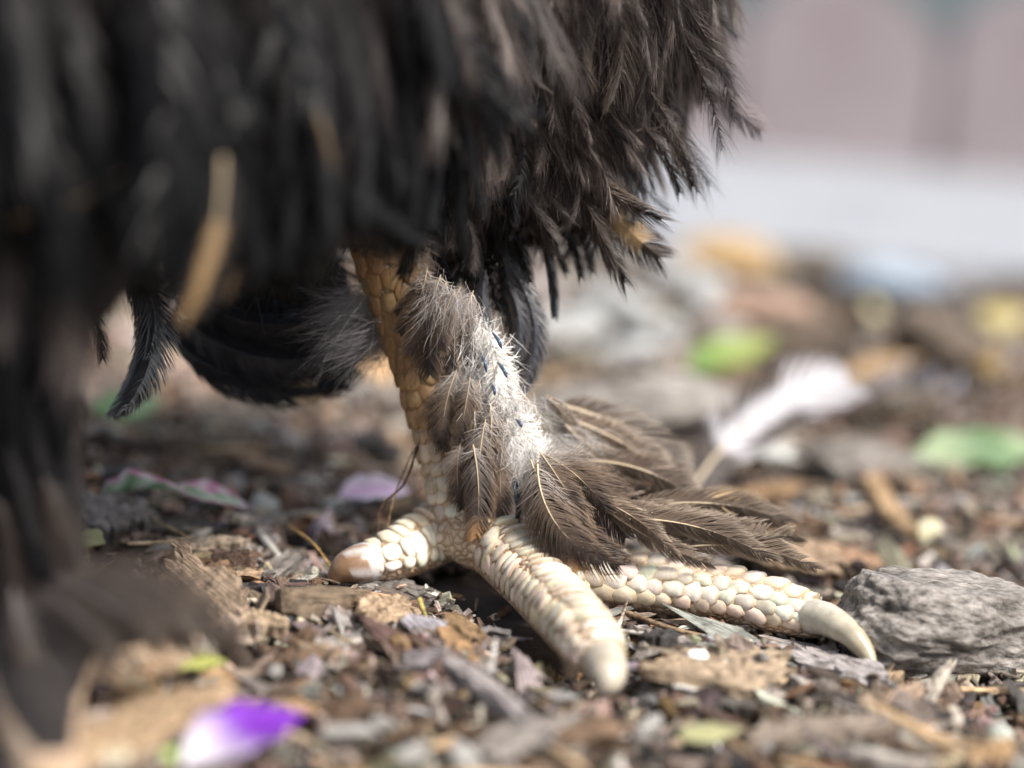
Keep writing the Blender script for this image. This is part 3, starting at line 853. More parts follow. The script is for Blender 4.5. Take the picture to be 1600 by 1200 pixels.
variants('sickle', 2, y0=0.03, vmat=M_TAIL, n=130, W=0.13, loose=0.1, bw=1.5, colfn=two((0.020, 0.022, 0.030), (0.05, 0.05, 0.055), 0.5, 0.4, edge=(0.09, 0.085, 0.08)), curve=lambda i: (0.6, -0.5)[i], quill=0.008, theta=17, split=0.02, qmat=M_QUILLD)
variants('hairy', 3, n=80, W=0.15, loose=0.7, bw=0.9, colfn=two((0.040, 0.030, 0.025), (0.016, 0.012, 0.011), 0.4, 0.4), curve=lambda i: (-0.2, 0.2, 0.3)[i], quill=0.003, theta=10, qmat=M_QUILLD)
variants('tanstreak', 1, n=60, W=0.15, loose=0.2, bw=1.0, colfn=lambda u, t: (0.27, 0.175, 0.085) if (t < 0.45 and u > 0.35) else (0.03, 0.026, 0.024), curve=0.3, quill=0.015, theta=30)
variants('tanpatch', 1, n=130, W=0.26, loose=0.05, bw=1.6, colfn=lambda u, t: (0.46, 0.32, 0.17) if (0.35 < u < 0.78 and t < 0.75) else (0.075, 0.056, 0.046), curve=-0.2, quill=0.008, theta=26, tip=0.42)
variants('lilac', 1, n=60, W=0.30, loose=0.15, bw=0.7, colfn=two((0.20, 0.17, 0.17), (0.16, 0.13, 0.135), 0.5, 0.4), curve=0.1, quill=0.006, theta=20, qmat=M_QUILLD)
variants('loosefeather', 1, y0=0.03, n=80, W=0.15, loose=0.05, bw=1.05, colfn=lambda u, t: (0.06, 0.052, 0.05) if (u < 0.22 or (0.30 < u < 0.66 and t > 0.40 + 0.3 * abs(u - 0.48))) else (0.38, 0.38, 0.41), curve=0.25, quill=0.006, theta=20, camber=0.3, tip=0.45)
variants('tailtan', 1, vmat=M_TAIL, n=120, W=0.15, loose=0.02, bw=1.5, colfn=lambda u, t: (0.40, 0.30, 0.20) if (0.68 < u < 0.85 and t > 0.25) else (0.016, 0.018, 0.024), curve=0.6, quill=0.005, theta=26, qmat=M_QUILLD)

def feather_matrix(root, tip, nrm, wide=1.0):
    Y = tip - root; L = Y.length; Y = Y / L
    Z = (nrm - Y * nrm.dot(Y)).normalized()
    X = Y.cross(Z)
    M = Matrix((X * wide * L, Y * L, Z * L)).transposed().to_4x4()
    M.translation = root
    return M

hen = bpy.data.objects.new('hen', None)
C.objects.link(hen)
hen['label'] = 'dark brown hen with feathered legs standing on the mulch'
hen['category'] = 'hen'
FCOUNT = [0]
frnd = random.Random(4)
def feather(key, root, tip, nrm=None, wide=1.0, v=None, flip=False):
    vs = FV[key]
    vane, q, _ = vs[frnd.randrange(len(vs)) if v is None else v % len(vs)]
    nrm = nrm or (CLOC - root).normalized()
    M = feather_matrix(root, tip, nrm, wide)
    if flip:
        M = M @ Matrix.Diagonal((-1, 1, 1, 1))
    o = obj('feather', vane, hen, M)
    obj('quill', q, o)
    FCOUNT[0] += 1
    return o

# hairs (down): thin three sided tapering strands
def hair_mesh(name, roots, dirs, lens, rad, cols, rg, curl=0.3, droop=0.0, K=3):
    n = len(roots)
    roots = np.array(roots); dirs = np.array(dirs, float)
    dirs /= np.linalg.norm(dirs, axis=1)[:, None]
    perp = rg.normal(0, 1, (n, 3)); perp -= (perp * dirs).sum(1)[:, None] * dirs
    perp /= np.linalg.norm(perp, axis=1)[:, None]
    V = np.zeros((n, K + 1, 3, 3)); 
    cu = rg.normal(0, curl, n)
    for k in range(K + 1):
        t = k / K
        c = roots + dirs * (lens * t)[:, None] + perp * (lens * cu * t * t)[:, None]
        c[:, 2] -= droop * lens * t * t
        b2 = np.cross(dirs, perp)
        for j in range(3):
            w = 2 * np.pi * j / 3
            V[:, k, j] = c + (perp * np.cos(w) + b2 * np.sin(w)) * (rad * (1 - 0.85 * t))[:, None]
    f = []
    for k in range(K):
        for j in range(3):
            f.append((k * 3 + j, k * 3 + (j + 1) % 3, (k + 1) * 3 + (j + 1) % 3, (k + 1) * 3 + j))
    f = np.array(f)
    nv = (K + 1) * 3
    F = (f[None] + (np.arange(n) * nv)[:, None, None]).reshape(-1, 4)
    return np_mesh(name, V.reshape(-1, 3), F, M_FEATHER, np.repeat(cols, nv, axis=0), smooth=True)

# ------------------------------------------------------------------ the hen's body
SHANK = [(at(592, 300, 0.004), 0.0088), (at(612, 400, 0.002), 0.0078), (at(652, 530, 0.000), 0.0070), (at(700, 680, -0.001), 0.0072), (at(728, 760, -0.002), 0.0084), (at(748, 812, -0.003), 0.0088)]
SHANK2 = [(at(40, 400, -0.085), 0.011), (at(50, 600, -0.088), 0.009), (at(55, 800, -0.090), 0.009), (gnd(70, 1010, 0.010), 0.009)]
TOE2 = [(gnd(70, 1010, 0.010), 0.009), (gnd(170, 1020, 0.007), 0.007), (gnd(280, 1010, 0.0055), 0.0055)]
TOE2B = [(gnd(70, 1010, 0.010), 0.009), (gnd(60, 1120, 0.007), 0.007), (gnd(80, 1210, 0.0055), 0.0055)]
ELL = [  # centre, radii
    (at(90, -190, -0.070), (0.060, 0.058, 0.066)),
    (at(400, -110, -0.036), (0.040, 0.052, 0.050)),
    (at(790, -80, 0.026), (0.0430, 0.042, 0.044)),
    (at(760, 190, 0.014), (0.031, 0.024, 0.0205)),
    (at(610, 190, 0.010), (0.018, 0.020, 0.017)),
    (at(40, 300, -0.085), (0.022, 0.022, 0.030)),
    (at(300, 230, -0.010), (0.045, 0.025, 0.024)),
    (at(695, 325, 0.008), (0.0135, 0.013, 0.0125)),
    (at(420, 455, 0.034), (0.0185, 0.016, 0.0150)),
]
def limb(bm, line):
    pts = spline([tuple(p) + (r,) for p, r in line], 40)
    V, F = tube([p[:3] for p in pts], [p[3] for p in pts], 18)
    vs = [bm.verts.new(v) for v in V]
    for f in F:
        bm.faces.new([vs[i] for i in f])
    n = len(V)
    bm.faces.new(vs[:18][::-1]); bm.faces.new(vs[n - 18:])
    for p in (pts[0], pts[-1]):
        bmesh.ops.create_uvsphere(bm, u_segments=16, v_segments=10, radius=p[3] * 0.99, matrix=Matrix.Translation(p[:3]))
bm = bmesh.new()
for c, r in ELL:
    bmesh.ops.create_icosphere(bm, subdivisions=4, radius=1, matrix=Matrix.Translation(c) @ Matrix.Diagonal((*r, 1)))
for line in (SHANK, TOE_MID, TOE_RIGHT, TOE_LEFT, SHANK2, TOE2, TOE2B):
    limb(bm, line)
# pads under the foot joint
bmesh.ops.create_icosphere(bm, subdivisions=3, radius=1, matrix=Matrix.Translation(at(757, 838, -0.008)) @ Matrix.Diagonal((0.0092, 0.0085, 0.0075, 1)))
bmesh.ops.recalc_face_normals(bm, faces=bm.faces)
me = bpy.data.meshes.new('body')
bm.to_mesh(me); bm.free()
tmp = bpy.data.objects.new('tmp', me); C.objects.link(tmp)
md = tmp.modifiers.new('r', 'REMESH'); md.mode = 'VOXEL'; md.voxel_size = 0.0011
sm = tmp.modifiers.new('s', 'SMOOTH'); sm.iterations = 4; sm.factor = 0.5
dg = bpy.context.evaluated_depsgraph_get()
bme = bpy.data.meshes.new_from_object(tmp.evaluated_get(dg))
bpy.data.objects.remove(tmp)
bme.name = 'body'
bme.materials.clear(); bme.materials.append(M_BODY); bme.materials.append(M_SKIN)
nv = len(bme.vertices)
co = np.zeros(nv * 3, np.float32); bme.vertices.foreach_get('co', co); co = co.reshape(-1, 3)
npoly = len(bme.polygons)
pc = np.zeros(npoly * 3, np.float32); bme.polygons.foreach_get('center', pc); pc = pc.reshape(-1, 3)
ppx, ppy, _ = project(pc)
near = np.zeros(npoly, bool)
for line in (SHANK, TOE_MID, TOE_RIGHT, TOE_LEFT):
    for q in spline([tuple(p) + (r,) for p, r in line], 40):
        near |= np.linalg.norm(pc - q[:3], axis=1) < q[3] * 1.12 + 0.001
near |= np.linalg.norm(pc - np.array(at(757, 838, -0.008)), axis=1) < 0.013
skin = (near & (pc[:, 2] < 0.085)) | ((ppx < 420) & (pc[:, 2] < 0.010))
bme.polygons.foreach_set('material_index', skin.astype(np.int32))
bme.polygons.foreach_set('use_smooth', np.full(npoly, True))
body = obj('body', bme, hen)

# ------------------------------------------------------------------ scales of the bare shank and toes
def frames(line, n):
    pts = spline([tuple(p) + (r,) for p, r in line], n)
    P, rad = pts[:, :3], pts[:, 3]
    T = np.gradient(P, axis=0); T /= np.linalg.norm(T, axis=1)[:, None]
    s = np.concatenate([[0], np.cumsum(np.linalg.norm(np.diff(P, axis=0), axis=1))])
    return P, rad, T, s

SC_N = [0]
def scale_patch(line_fr, ref, s0, phi0, hs_, hphi, H_, lift, col, rg, pw=3.0, hexa=False):
    """domed scale lying on the limb; phi measured from ref towards (T x ref)"""
    P, rad, T, s = line_fr
    g = 6
    V, cols = [], []
    jit = rg.normal(0, 0.16, 8)
    stain = rg.uniform(0, 1)
    hs_ *= math.exp(rg.normal(0, 0.10)); hphi *= math.exp(rg.normal(0, 0.08)); H_ *= rg.uniform(0.6, 1.3); s0 += rg.normal(0, 0.0003)
    col = np.array(col) * math.exp(rg.normal(0, 0.10)) * np.exp(rg.normal(0, 0.03, 3))
    def surf(si, ph, h):
        p = np.array([np.interp(si, s, P[:, k]) for k in range(3)])
        t = np.array([np.interp(si, s, T[:, k]) for k in range(3)]); t /= np.linalg.norm(t)
        r = np.interp(si, s, rad)
        a = ref - t * (ref @ t); a /= np.linalg.norm(a)
        b2 = np.cross(t, a)
        return p + (a * math.cos(ph) + b2 * math.sin(ph)) * (r + h)
    rings = [0.0, 0.4, 0.72, 0.9, 1.0, 1.08]
    m = 12
    V.append(surf(s0, phi0, H_)); cols.append(col * 1.05)
    for ri, rho in enumerate(rings[1:]):
        for k in range(m):
            w = 2 * math.pi * k / m
            cw, sw = math.cos(w), math.sin(w)
            q = (abs(cw) ** pw + abs(sw) ** pw) ** (-1 / pw) if not hexa else 1.02
            q *= 1 + jit[k % 8] * 0.5
            du, dv = rho * q * cw, rho * q * sw
            h = H_ * (1 - rho ** 3.5) + lift * du * (1 if rho < 1.05 else 0.4)
            if rho > 1.05: h = -0.0005
            V.append(surf(s0 + du * hs_, phi0 + dv * hphi, h))
            e = 1.0 if rho < 0.8 else (0.93 if rho < 0.95 else 0.70)
            cv = col * np.array((1, 0.95 if e < 1 else 1, 0.86 if e < 1 else 1)) * e
            if du > 0.55 and rho > 0.8 and stain > 0.35:
                cv = cv * (1 - 0.6 * stain) + np.array((0.30, 0.17, 0.08)) * 0.6 * stain
            cols.append(cv)
    F3 = []
    for k in range(m):
        F3.append((0, 1 + k, 1 + (k + 1) % m, 1 + (k + 1) % m))
    F = []
    nr = len(rings) - 1
    for i in range(nr - 1):
        for k in range(m):
            a = 1 + i * m + k; b2 = 1 + i * m + (k + 1) % m
            F.append((a, a + m, b2 + m, b2))
    bm = bmesh.new()
    vs = [bm.verts.new(v) for v in V]
    for f in F: bm.faces.new([vs[i] for i in f])
    for f in F3: bm.faces.new([vs[i] for i in f[:3]])
    bmesh.ops.recalc_face_normals(bm, faces=bm.faces)
    me = bpy.data.meshes.new('scale'); bm.to_mesh(me); bm.free()
    me.materials.append(M_SCALE)
    me.polygons.foreach_set('use_smooth', np.full(len(me.polygons), True))
    set_attrs(me, np.array(cols))
    SC_N[0] += 1
    return obj('scale', me, body)

rg = np.random.default_rng(11)
UP = np.array((0, 0, 1.0))
CREAM, TAN = (0.72, 0.67, 0.575), (0.46, 0.29, 0.145)
def toward_cam_sign(fr):
    """sign of phi that turns from the top of the toe to the camera side"""
    P, rad, T, s = fr
    k = len(P) // 2
    b2 = np.cross(T[k], UP)
    return 1 if b2 @ (np.array(CLOC) - P[k]) > 0 else -1

# right toe: square top scutes and pebbly sides
fr = frames(TOE_RIGHT, 60); sg = toward_cam_sign(fr); Ltot = fr[3][-1]
s = 0.020; row = 0
while s < Ltot + 0.001:
    step = 0.0042 * rg.uniform(0.9, 1.1)
    scale_patch(fr, UP, s, 0.0 + rg.normal(0, .04), step * 0.62, 0.56, 0.0008, 0.0006, mixc(CREAM, (0.66, 0.46, 0.24), rg.uniform(0, 0.45)), rg)
    for j, ph in enumerate((0.86, 1.33, 1.75)):
        o_ = (0.5 if (j % 2 == 0) else 0.0) * step
        scale_patch(fr, UP, s + o_, sg * (ph + rg.normal(0, .03)), step * 0.62, 0.31, 0.0006, 0.0005, mixc(CREAM, (0.55, 0.36, 0.2), rg.uniform(0, 0.35) + 0.28 * (j == 2)), rg, pw=3.2)
    scale_patch(fr, UP, s + 0.5 * step, -sg * 0.86, step * 0.50, 0.26, 0.0010, 0.0003, CREAM, rg, pw=2.2)
    s += step; row += 1
# middle toe: narrow bands
fr = frames(TOE_MID, 60); sg = toward_cam_sign(fr); Ltot = fr[3][-1]
s = 0.012
while s < Ltot + 0.001:
    step = 0.0029 * rg.uniform(0.75, 1.3)
    scale_patch(fr, UP, s, rg.normal(0, .04), step * 0.60, 0.68, 0.00045, 0.00045, mixc(CREAM, (0.6, 0.45, 0.27), rg.uniform(0, 0.25)), rg)
    for sd in (1, -1):
        scale_patch(fr, UP, s + step * 0.4, sd * (1.08 + rg.normal(0, .07)), step * 0.60, 0.38, 0.00045, 0.0003, mixc(CREAM, (0.55, 0.38, 0.22), rg.uniform(0, 0.35)), rg, pw=2.4)
    scale_patch(fr, UP, s + step * 0.1, -1.62 + rg.normal(0, .08) if sg < 0 else 1.62, step * 0.58, 0.30, 0.0004, 0.0002, mixc(CREAM, (0.5, 0.34, 0.2), rg.uniform(0.1, 0.5)), rg, pw=2.2)
    s += step
# left toe: wrinkled bands
fr = frames(TOE_LEFT, 60); sg = toward_cam_sign(fr); Ltot = fr[3][-1]
s = 0.006
while s < Ltot + 0.0005:
    step = 0.0027 * rg.uniform(0.85, 1.15)
    scale_patch(fr, UP, s, rg.normal(0, .05), step * 0.62, 0.60, 0.0005, 0.0005, mixc(CREAM, (0.62, 0.44, 0.22), rg.uniform(0.1, 0.5)), rg)
    scale_patch(fr, UP, s + step * 0.3, sg * (0.98 + rg.normal(0, .05)), step * 0.62, 0.46, 0.00032, 0.0003, mixc(CREAM, (0.6, 0.45, 0.3), rg.uniform(0, 0.2)), rg, pw=2.6)
    scale_patch(fr, UP, s + step * 0.5, sg * (1.62 + rg.normal(0, .05)), step * 0.5, 0.26, 0.0006, 0.0003, mixc(CREAM, (0.6, 0.45, 0.3), rg.uniform(0, 0.3)), rg, pw=2.2)
    s += step
# shank: staggered plates on the camera-left face
fr = frames(SHANK, 60)
REF = np.array((-0.62, -0.78, 0.0)); Ltot = fr[3][-1]
s = 0.010; row = 0
while s < Ltot - 0.001:
    low = s > Ltot * 0.80
    step = (0.0040 if not low else 0.0030) * rg.uniform(0.92, 1.08)
    for j in range(-2, 2):
        ph = (j + (0.5 if row % 2 else 0.0)) * 0.50
        c = mixc(TAN, CREAM, min(1, max(0, (s / Ltot - 0.62) / 0.3)))
        scale_patch(fr, REF, s, ph + rg.normal(0, .04), step * rg.uniform(0.62, 0.72), 0.285, 0.00042, 0.0004, mixc(c, (0.34, 0.18, 0.08), rg.uniform(0, 0.35)), rg, hexa=True)
    s += step; row += 1

# ------------------------------------------------------------------ claws
def claw(pts, radii, c0, c1, c2=None):
    S = spline([tuple(p) + (r,) for p, r in zip(pts, radii)], 26)
    V, F = tube([p[:3] for p in S], [max(p[3], 0.0002) for p in S], 14)
    cols = []
    for i in range(26):
        t = i / 25
        for j in range(14):
            c = mixc(c0, c1, min(1, t * 1.5))
            if c2 is not None and t > 0.45 + 0.18 * math.sin(j * 2.3):
                c = c2
            cols.append(c)
    n = len(V)
    me = np_mesh('claw', V, F, M_CLAW, np.array(cols), smooth=True)
    return obj('claw', me, body)
claw([gnd(1258, 962, .0056), gnd(1292, 968, .0070), gnd(1328, 990, .0062), gnd(1352, 1018, .0036), gnd(1368, 1046, .0012)],
     [0.0038, 0.0034, 0.0026, 0.0019, 0.0005], (0.60, 0.57, 0.49), (0.34, 0.29, 0.20))
claw([gnd(590, 876, .0052), gnd(566, 880, .0056), gnd(540, 888, .0046), gnd(516, 905, .0020)], [0.0040, 0.0042, 0.0034, 0.0012], (0.56, 0.54, 0.53), (0.50, 0.46, 0.43), (0.24, 0.14, 0.08))
claw([gnd(932, 1020, .0052), gnd(948, 1042, .0052), gnd(948, 1066, .0036), gnd(936, 1086, .0014)], [0.0042, 0.0040, 0.0030, 0.0008], (0.52, 0.46, 0.37), (0.40, 0.35, 0.28))
claw([gnd(280, 1010, .0055), gnd(310, 1015, .0052), gnd(340, 1030, .0016)], [0.0040, 0.0030, 0.0007], (0.5, 0.45, 0.4), (0.3, 0.26, 0.2))

# ------------------------------------------------------------------ plumage of the trunk
prng = np.random.default_rng(17)
DOWNDIR = Vector((0.10, -0.05, -1.0)).normalized()
def inside_any(p, skip, f=0.93):
    for k, (c, r) in enumerate(ELL):
        if k == skip: continue
        q = p - c
        if (q.x / r[0]) ** 2 + (q.y / r[1]) ** 2 + (q.z / r[2]) ** 2 < f * f:
            return True
    return False
def surf_pts(k, n, ymax=0.6, top=1.0):
    c, r = ELL[k]
    out = []
    tries = 0
    while len(out) < n and tries < 20000:
        tries += 1
        d = Vector(prng.normal(0, 1, 3)).normalized()
        if d.y > ymax: continue
        p = c + Vector((d.x * r[0], d.y * r[1], d.z * r[2]))
        px, py, dep = project(np.array([p]))
        if px[0] < -250 or px[0] > 1350 or py[0] < -260: continue
        if inside_any(p, k): continue
        nrm = Vector((d.x / r[0], d.y / r[1], d.z / r[2])).normalized()
        out.append((p, nrm))
    return out

jobs = []      # (key, root, tip, normal, wide)
def cover(k, n, keys, L0, spread=0.25, lift=(0.1, 0.35), ymax=0.6):
    for p, nrm in surf_pts(k, n, ymax):
        fl = DOWNDIR + Vector(prng.normal(0, spread, 3)) + Vector((nrm.x * 0.35, 0, 0))
        tng = fl - nrm * fl.dot(nrm)
        if tng.length < 0.25:
            tng = tng + Vector(prng.normal(0, 0.4, 3)); tng -= nrm * tng.dot(nrm)
        tng.normalize()
        li = prng.uniform(*lift)
        d = (tng * math.cos(li) + nrm * math.sin(li)).normalized()
        L = L0 * math.exp(prng.normal(0, 0.2))
        key = keys[prng.integers(0, len(keys))]
        jobs.append((key, p - nrm * 0.002 - d * L * 0.1, p + d * L * 0.9, nrm, prng.uniform(0.8, 1.3)))
cover(0, 140, ['dark'], 0.040)
cover(1, 150, ['dark', 'dark', 'fluffy'], 0.034)
cover(2, 340, ['fluffy', 'fluffy', 'brown', 'hairy', 'fluffy'], 0.019, spread=0.2, lift=(0.05, 0.25))
cover(3, 220, ['fluffy', 'fluffy', 'dark', 'hairy'], 0.015)
cover(4, 50, ['dark', 'fluffy'], 0.010, lift=(0.05, 0.2))
cover(5, 40, ['dark', 'fluffy'], 0.028)
cover(8, 60, ['dark'], 0.012, lift=(0.05, 0.2))
cover(7, 70, ['fluffy', 'dark', 'dark'], 0.010, lift=(0.05, 0.25))
cover(6, 60, ['dark', 'dark'], 0.019, lift=(0.05, 0.2))

# single feathers one can pick out
def bottom_edge(px):
    return float(np.interp(px, [-300, 90, 110, 300, 440, 500, 530, 612, 640, 830, 850, 990, 1030, 1080, 1150, 1190, 1400], [620, 520, 470, 475, 455, 430, 385, 395, 455, 465, 450, 436, 345, 290, 190, 100, 0]))
def hero(key, r, t, Y=0.0, Y2=None, wide=1.0, v=None, flip=False, nrm=None):
    feather(key, at(r[0], r[1], Y), at(t[0], t[1], Y if Y2 is None else Y2), nrm, wide, v, flip)
# upper shank tuft
for r_, t_, y in [((668, 415), (625, 520), -.012), ((690, 425), (640, 552), -.013), ((700, 435), (672, 585), -.013), ((722, 445), (704, 572), -.012), ((742, 450), (738, 575), -.010), ((655, 430), (618, 490), -.010), ((712, 450), (690, 545), -.016)]:
    hero('leg', r_, t_, y, wide=1.1)
for r_, t_, y in [((785, 400), (818, 612), .004), ((768, 410), (800, 575), .002), ((800, 405), (824, 565), .008), ((760, 420), (786, 555), -.002), ((778, 430), (806, 600), .006)]:
    hero('sickle', r_, t_, y, wide=1.0)
for r_, t_, y in [((690, 370), (700, 462), .002), ((725, 375), (742, 470), .002), ((755, 375), (776, 485), .004), ((785, 365), (806, 480), .006), ((812, 360), (826, 470), .008), ((740, 380), (752, 455), -.002), ((770, 370), (790, 460), .000), ((800, 370), (815, 500), .010)]:
    hero('dark', r_, t_, y, wide=1.5)
# white downy feathers on the outer side of the shank
for r_, t_, y in [((735, 490), (748, 560), -.010), ((752, 510), (772, 590), -.010), ((765, 530), (790, 630), -.010), ((780, 560), (806, 660), -.010), ((790, 600), (818, 690), -.010), ((800, 640), (832, 730), -.011), ((815, 670), (850, 745), -.010), ((770, 560), (778, 650), -.012), ((790, 650), (806, 735), -.013), ((830, 690), (880, 730), -.006)]:
    hero('white', r_, t_, y, wide=1.0)
# middle tuft
for r_, t_, y in [((716, 572), (692, 700), -.012), ((735, 585), (716, 690), -.014), ((752, 590), (742, 700), -.013), ((772, 605), (752, 735), -.012), ((742, 610), (716, 770), -.013), ((765, 625), (748, 775), -.015), ((700, 590), (688, 690), -.010), ((788, 630), (776, 740), -.010)]:
    hero('leg', r_, t_, y, wide=0.95)
for r_, t_, y in [((760, 650), (758, 800), -.016), ((738, 690), (742, 842), -.017), ((720, 690), (722, 795), -.014), ((778, 690), (782, 815), -.014)]:
    hero('legtan' if t_[1] > 820 else 'leg', r_, t_, y)
# fan over the outer toe
for key, r_, t_, y, y2 in [('leg', (835, 700), (990, 800), -.006, -.010), ('leg', (832, 705), (978, 840), -.010, -.020), ('leg', (838, 712), (968, 884), -.014, -.030),
                           ('legtan', (845, 730), (905, 892), -.016, -.032), ('leg', (828, 715), (872, 872), -.016, -.030), ('leg', (850, 700), (1000, 770), .000, .000),
                           ('leg', (840, 720), (935, 878), -.018, -.034), ('legtan', (835, 735), (885, 885), -.016, -.030), ('leg', (845, 708), (950, 800), -.014, -.022), ('leg', (842, 704), (905, 800), -.016, -.024)]:
    hero(key, r_, t_, y, y2, wide=1.15)
hero('tail', (800, 730), (808, 818), -.012, -.016, wide=0.7)
# long ones above the outer toe
for r_, t_, y, y2 in [((890, 755), (1185, 832), -.008, -.010), ((930, 785), (1245, 838), -.014, -.014), ((945, 795), (1112, 882), -.018, -.024), ((990, 808), (1190, 842), -.014, -.014),
                      ((1050, 858), (1275, 888), -.020, -.020), ((950, 785), (1105, 842), -.018, -.020), ((900, 770), (1050, 862), -.018, -.024), ((970, 800), (1230, 815), -.008, -.004), ((960, 812), (1200, 872), -.020, -.022)]:
    hero('footlong', r_, t_, y, y2, wide=1.1)
for r_, t_, y, y2 in [((870, 650), (1060, 765), .010, .014), ((862, 630), (1085, 785), .014, .020), ((850, 615), (905, 690), .006, .008), ((890, 690), (1120, 795), .006, .008), ((900, 720), (1105, 800), .002, .002), ((880, 660), (1000, 740), .006, .008)]:
    hero('footlong', r_, t_, y, y2, wide=1.5)
# curved dark tail plumes between the legs
for key, r_, t_, y, w, fl in [('tail', (215, 470), (545, 545), .022, 1.0, True), ('tailtan', (235, 500), (535, 590), .016, 0.85, True), ('tail', (240, 440), (520, 510), .010, 0.8, True), ('tail', (290, 440), (470, 500), .004, 0.9, True), ('tail', (255, 510), (440, 590), .010, 0.8, True), ('tail', (245, 500), (555, 575), .020, 1.2, True), ('tailtan', (262, 540), (540, 600), .014, 0.9, True), ('tail', (250, 460), (560, 540), .012, 1.2, True), ('tail', (300, 420), (545, 500), .010, 1.2, True)]:
    hero(key, r_, t_, y, wide=w, flip=fl)
for r_, t_, y, w in [((165, 380), (190, 645), -.012, 1.5), ((190, 410), (178, 650), -.008, 1.2), ((225, 430), (215, 575), -.006, 1.0), ((205, 400), (230, 560), -.016, .9)]:
    hero('sickle', r_, t_, y, wide=w, v=0, flip=False)
hero('dark', (90, 440), (100, 520), -.01); hero('dark', (110, 450), (135, 540), -.01); hero('dark', (120, 440), (160, 560), -.012)
# blurred tan streaks of the near breast feathers
hero('tanstreak', (345, 205), (285, 505), -.120, wide=1.0); hero('tanstreak', (215, 255), (20, 345), -.125, wide=0.8); hero('tanstreak', (470, 120), (520, 260), -.110, wide=0.5)
hero('tanstreak', (370, 370), (350, 470), -.10, wide=1.2)
# lower fringe on the right
for key, r_, t_, y, w, v in [('tail', (832, 330), (866, 495), .004, .45, 1), ('dark', (850, 320), (885, 425), .006, .8, 0), ('dark', (866, 320), (908, 432), .004, .8, 1), ('brown', (885, 270), (975, 440), .000, .8, 2),
                             ('tanpatch', (905, 262), (1032, 402), .006, .95, 0), ('brown', (880, 240), (1032, 342), -.004, .75, 0), ('brown', (905, 300), (955, 420), -.004, .7, 1), ('dark', (800, 330), (828, 440), .000, .9, 2),
                             ('brown', (985, 180), (1062, 300), .004, .8, 3), ('hairy', (960, 230), (1045, 330), .008, 1.0, 0), ('dark', (900, 320), (925, 425), .010, .8, 2), ('brown', (1000, 150), (1082, 290), .006, .8, 1)]:
    hero(key, r_, t_, y, wide=w, v=v)
for r_, t_, y in [((1040, -60), (1150, 150), .010), ((1050, -20), (1148, 190), .006), ((1040, 20), (1128, 235), .004), ((1020, 60), (1108, 290), .008), ((1060, -80), (1152, 60), .012), ((1000, 120), (1090, 300), .002), ((1030, 0), (1140, 120), .000)]:
    hero('hairy', r_, t_, y, wide=0.9)
hero('lilac', (1075, 120), (1188, 205), .012, wide=0.9)
for r_, t_, y in [((725, 330), (738, 420), -.02), ((560, 300), (556, 372), -.012), ((590, 300), (592, 380), -.013), ((540, 305), (535, 365), -.010)]:
    hero('fluffy', r_, t_, y, wide=0.8)
# near leg: dark hanging feathers and the big blurred toe feathers
for r_, t_, y in [((20, 440), (70, 640), -.100), ((60, 470), (95, 700), -.102), ((0, 560), (40, 760), -.104), ((50, 600), (105, 830), -.104), ((80, 640), (118, 880), -.100), ((10, 680), (60, 900), -.106), ((60, 720), (115, 905), -.106), ((-40, 600), (0, 800), -.104), ((-30, 750), (20, 940), -.106), ((40, 500), (20, 700), -.106)]:
    hero('brown' if r_[1] > 690 else 'dark', r_, t_, y, wide=1.0)
for r_, t_, y, y2 in [((70, 890), (330, 960), -.104, -.104), ((90, 900), (372, 995), -.110, -.106), ((60, 900), (250, 1010), -.116, -.118), ((40, 910), (180, 1040), -.118, -.124), ((20, 900), (60, 1060), -.116, -.124), ((60, 895), (300, 1000), -.112, -.112)]:
    hero('footdark', r_, t_, y, y2, wide=1.5)

# fill the 300 single feathers with the largest of the trunk, the rest joined
trim = []
for key, r_, t_, nrm, w in jobs:      # plumage ends at the belly line
    f = 1.0
    if r_.y > 0.016 and project(np.array([tuple(r_)]))[0][0] < 560:
        trim.append((key, r_, t_, nrm, w)); continue
    for _ in range(7):
        q = r_ + (t_ - r_) * f
        a_, b_, d_ = project(np.array([tuple(q)]))
        if b_[0] <= bottom_edge(a_[0]) - 60 * max(0.0, 0.53 - d_[0]) / 0.1 or r_.y < -0.075 and a_[0] < 130:
            break
        f *= 0.82
    else:
        continue
    trim.append((key, r_, q, nrm, w / f ** 0.5))
jobs = trim
jobs.sort(key=lambda j: -((j[2] - j[1]).length) / max(0.25, ((j[1] + j[2]) / 2 - CLOC).length))
room = max(0, 292 - FCOUNT[0])
rest = []
for i, (key, r_, t_, nrm, w) in enumerate(jobs):
    if i < room:
        feather(key, r_, t_, nrm, w)
    else:
        rest.append((key, r_, t_, nrm, w))
pV, pF, pC, base = [], [], [], 0
for key, r_, t_, nrm, w in rest:
    V, F, Cc = FV[key][frnd.randrange(len(FV[key]))][2]
    M = np.array(feather_matrix(r_, t_, nrm, w))
    pV.append(V @ M[:3, :3].T + M[:3, 3]); pF.append(F + base); pC.append(Cc * math.exp(prng.normal(0, 0.18))); base += len(V)
obj('plumage', np_mesh('plumage', np.concatenate(pV), np.concatenate(pF), M_FEATHER, np.concatenate(pC), smooth=True), hen, kind='stuff')

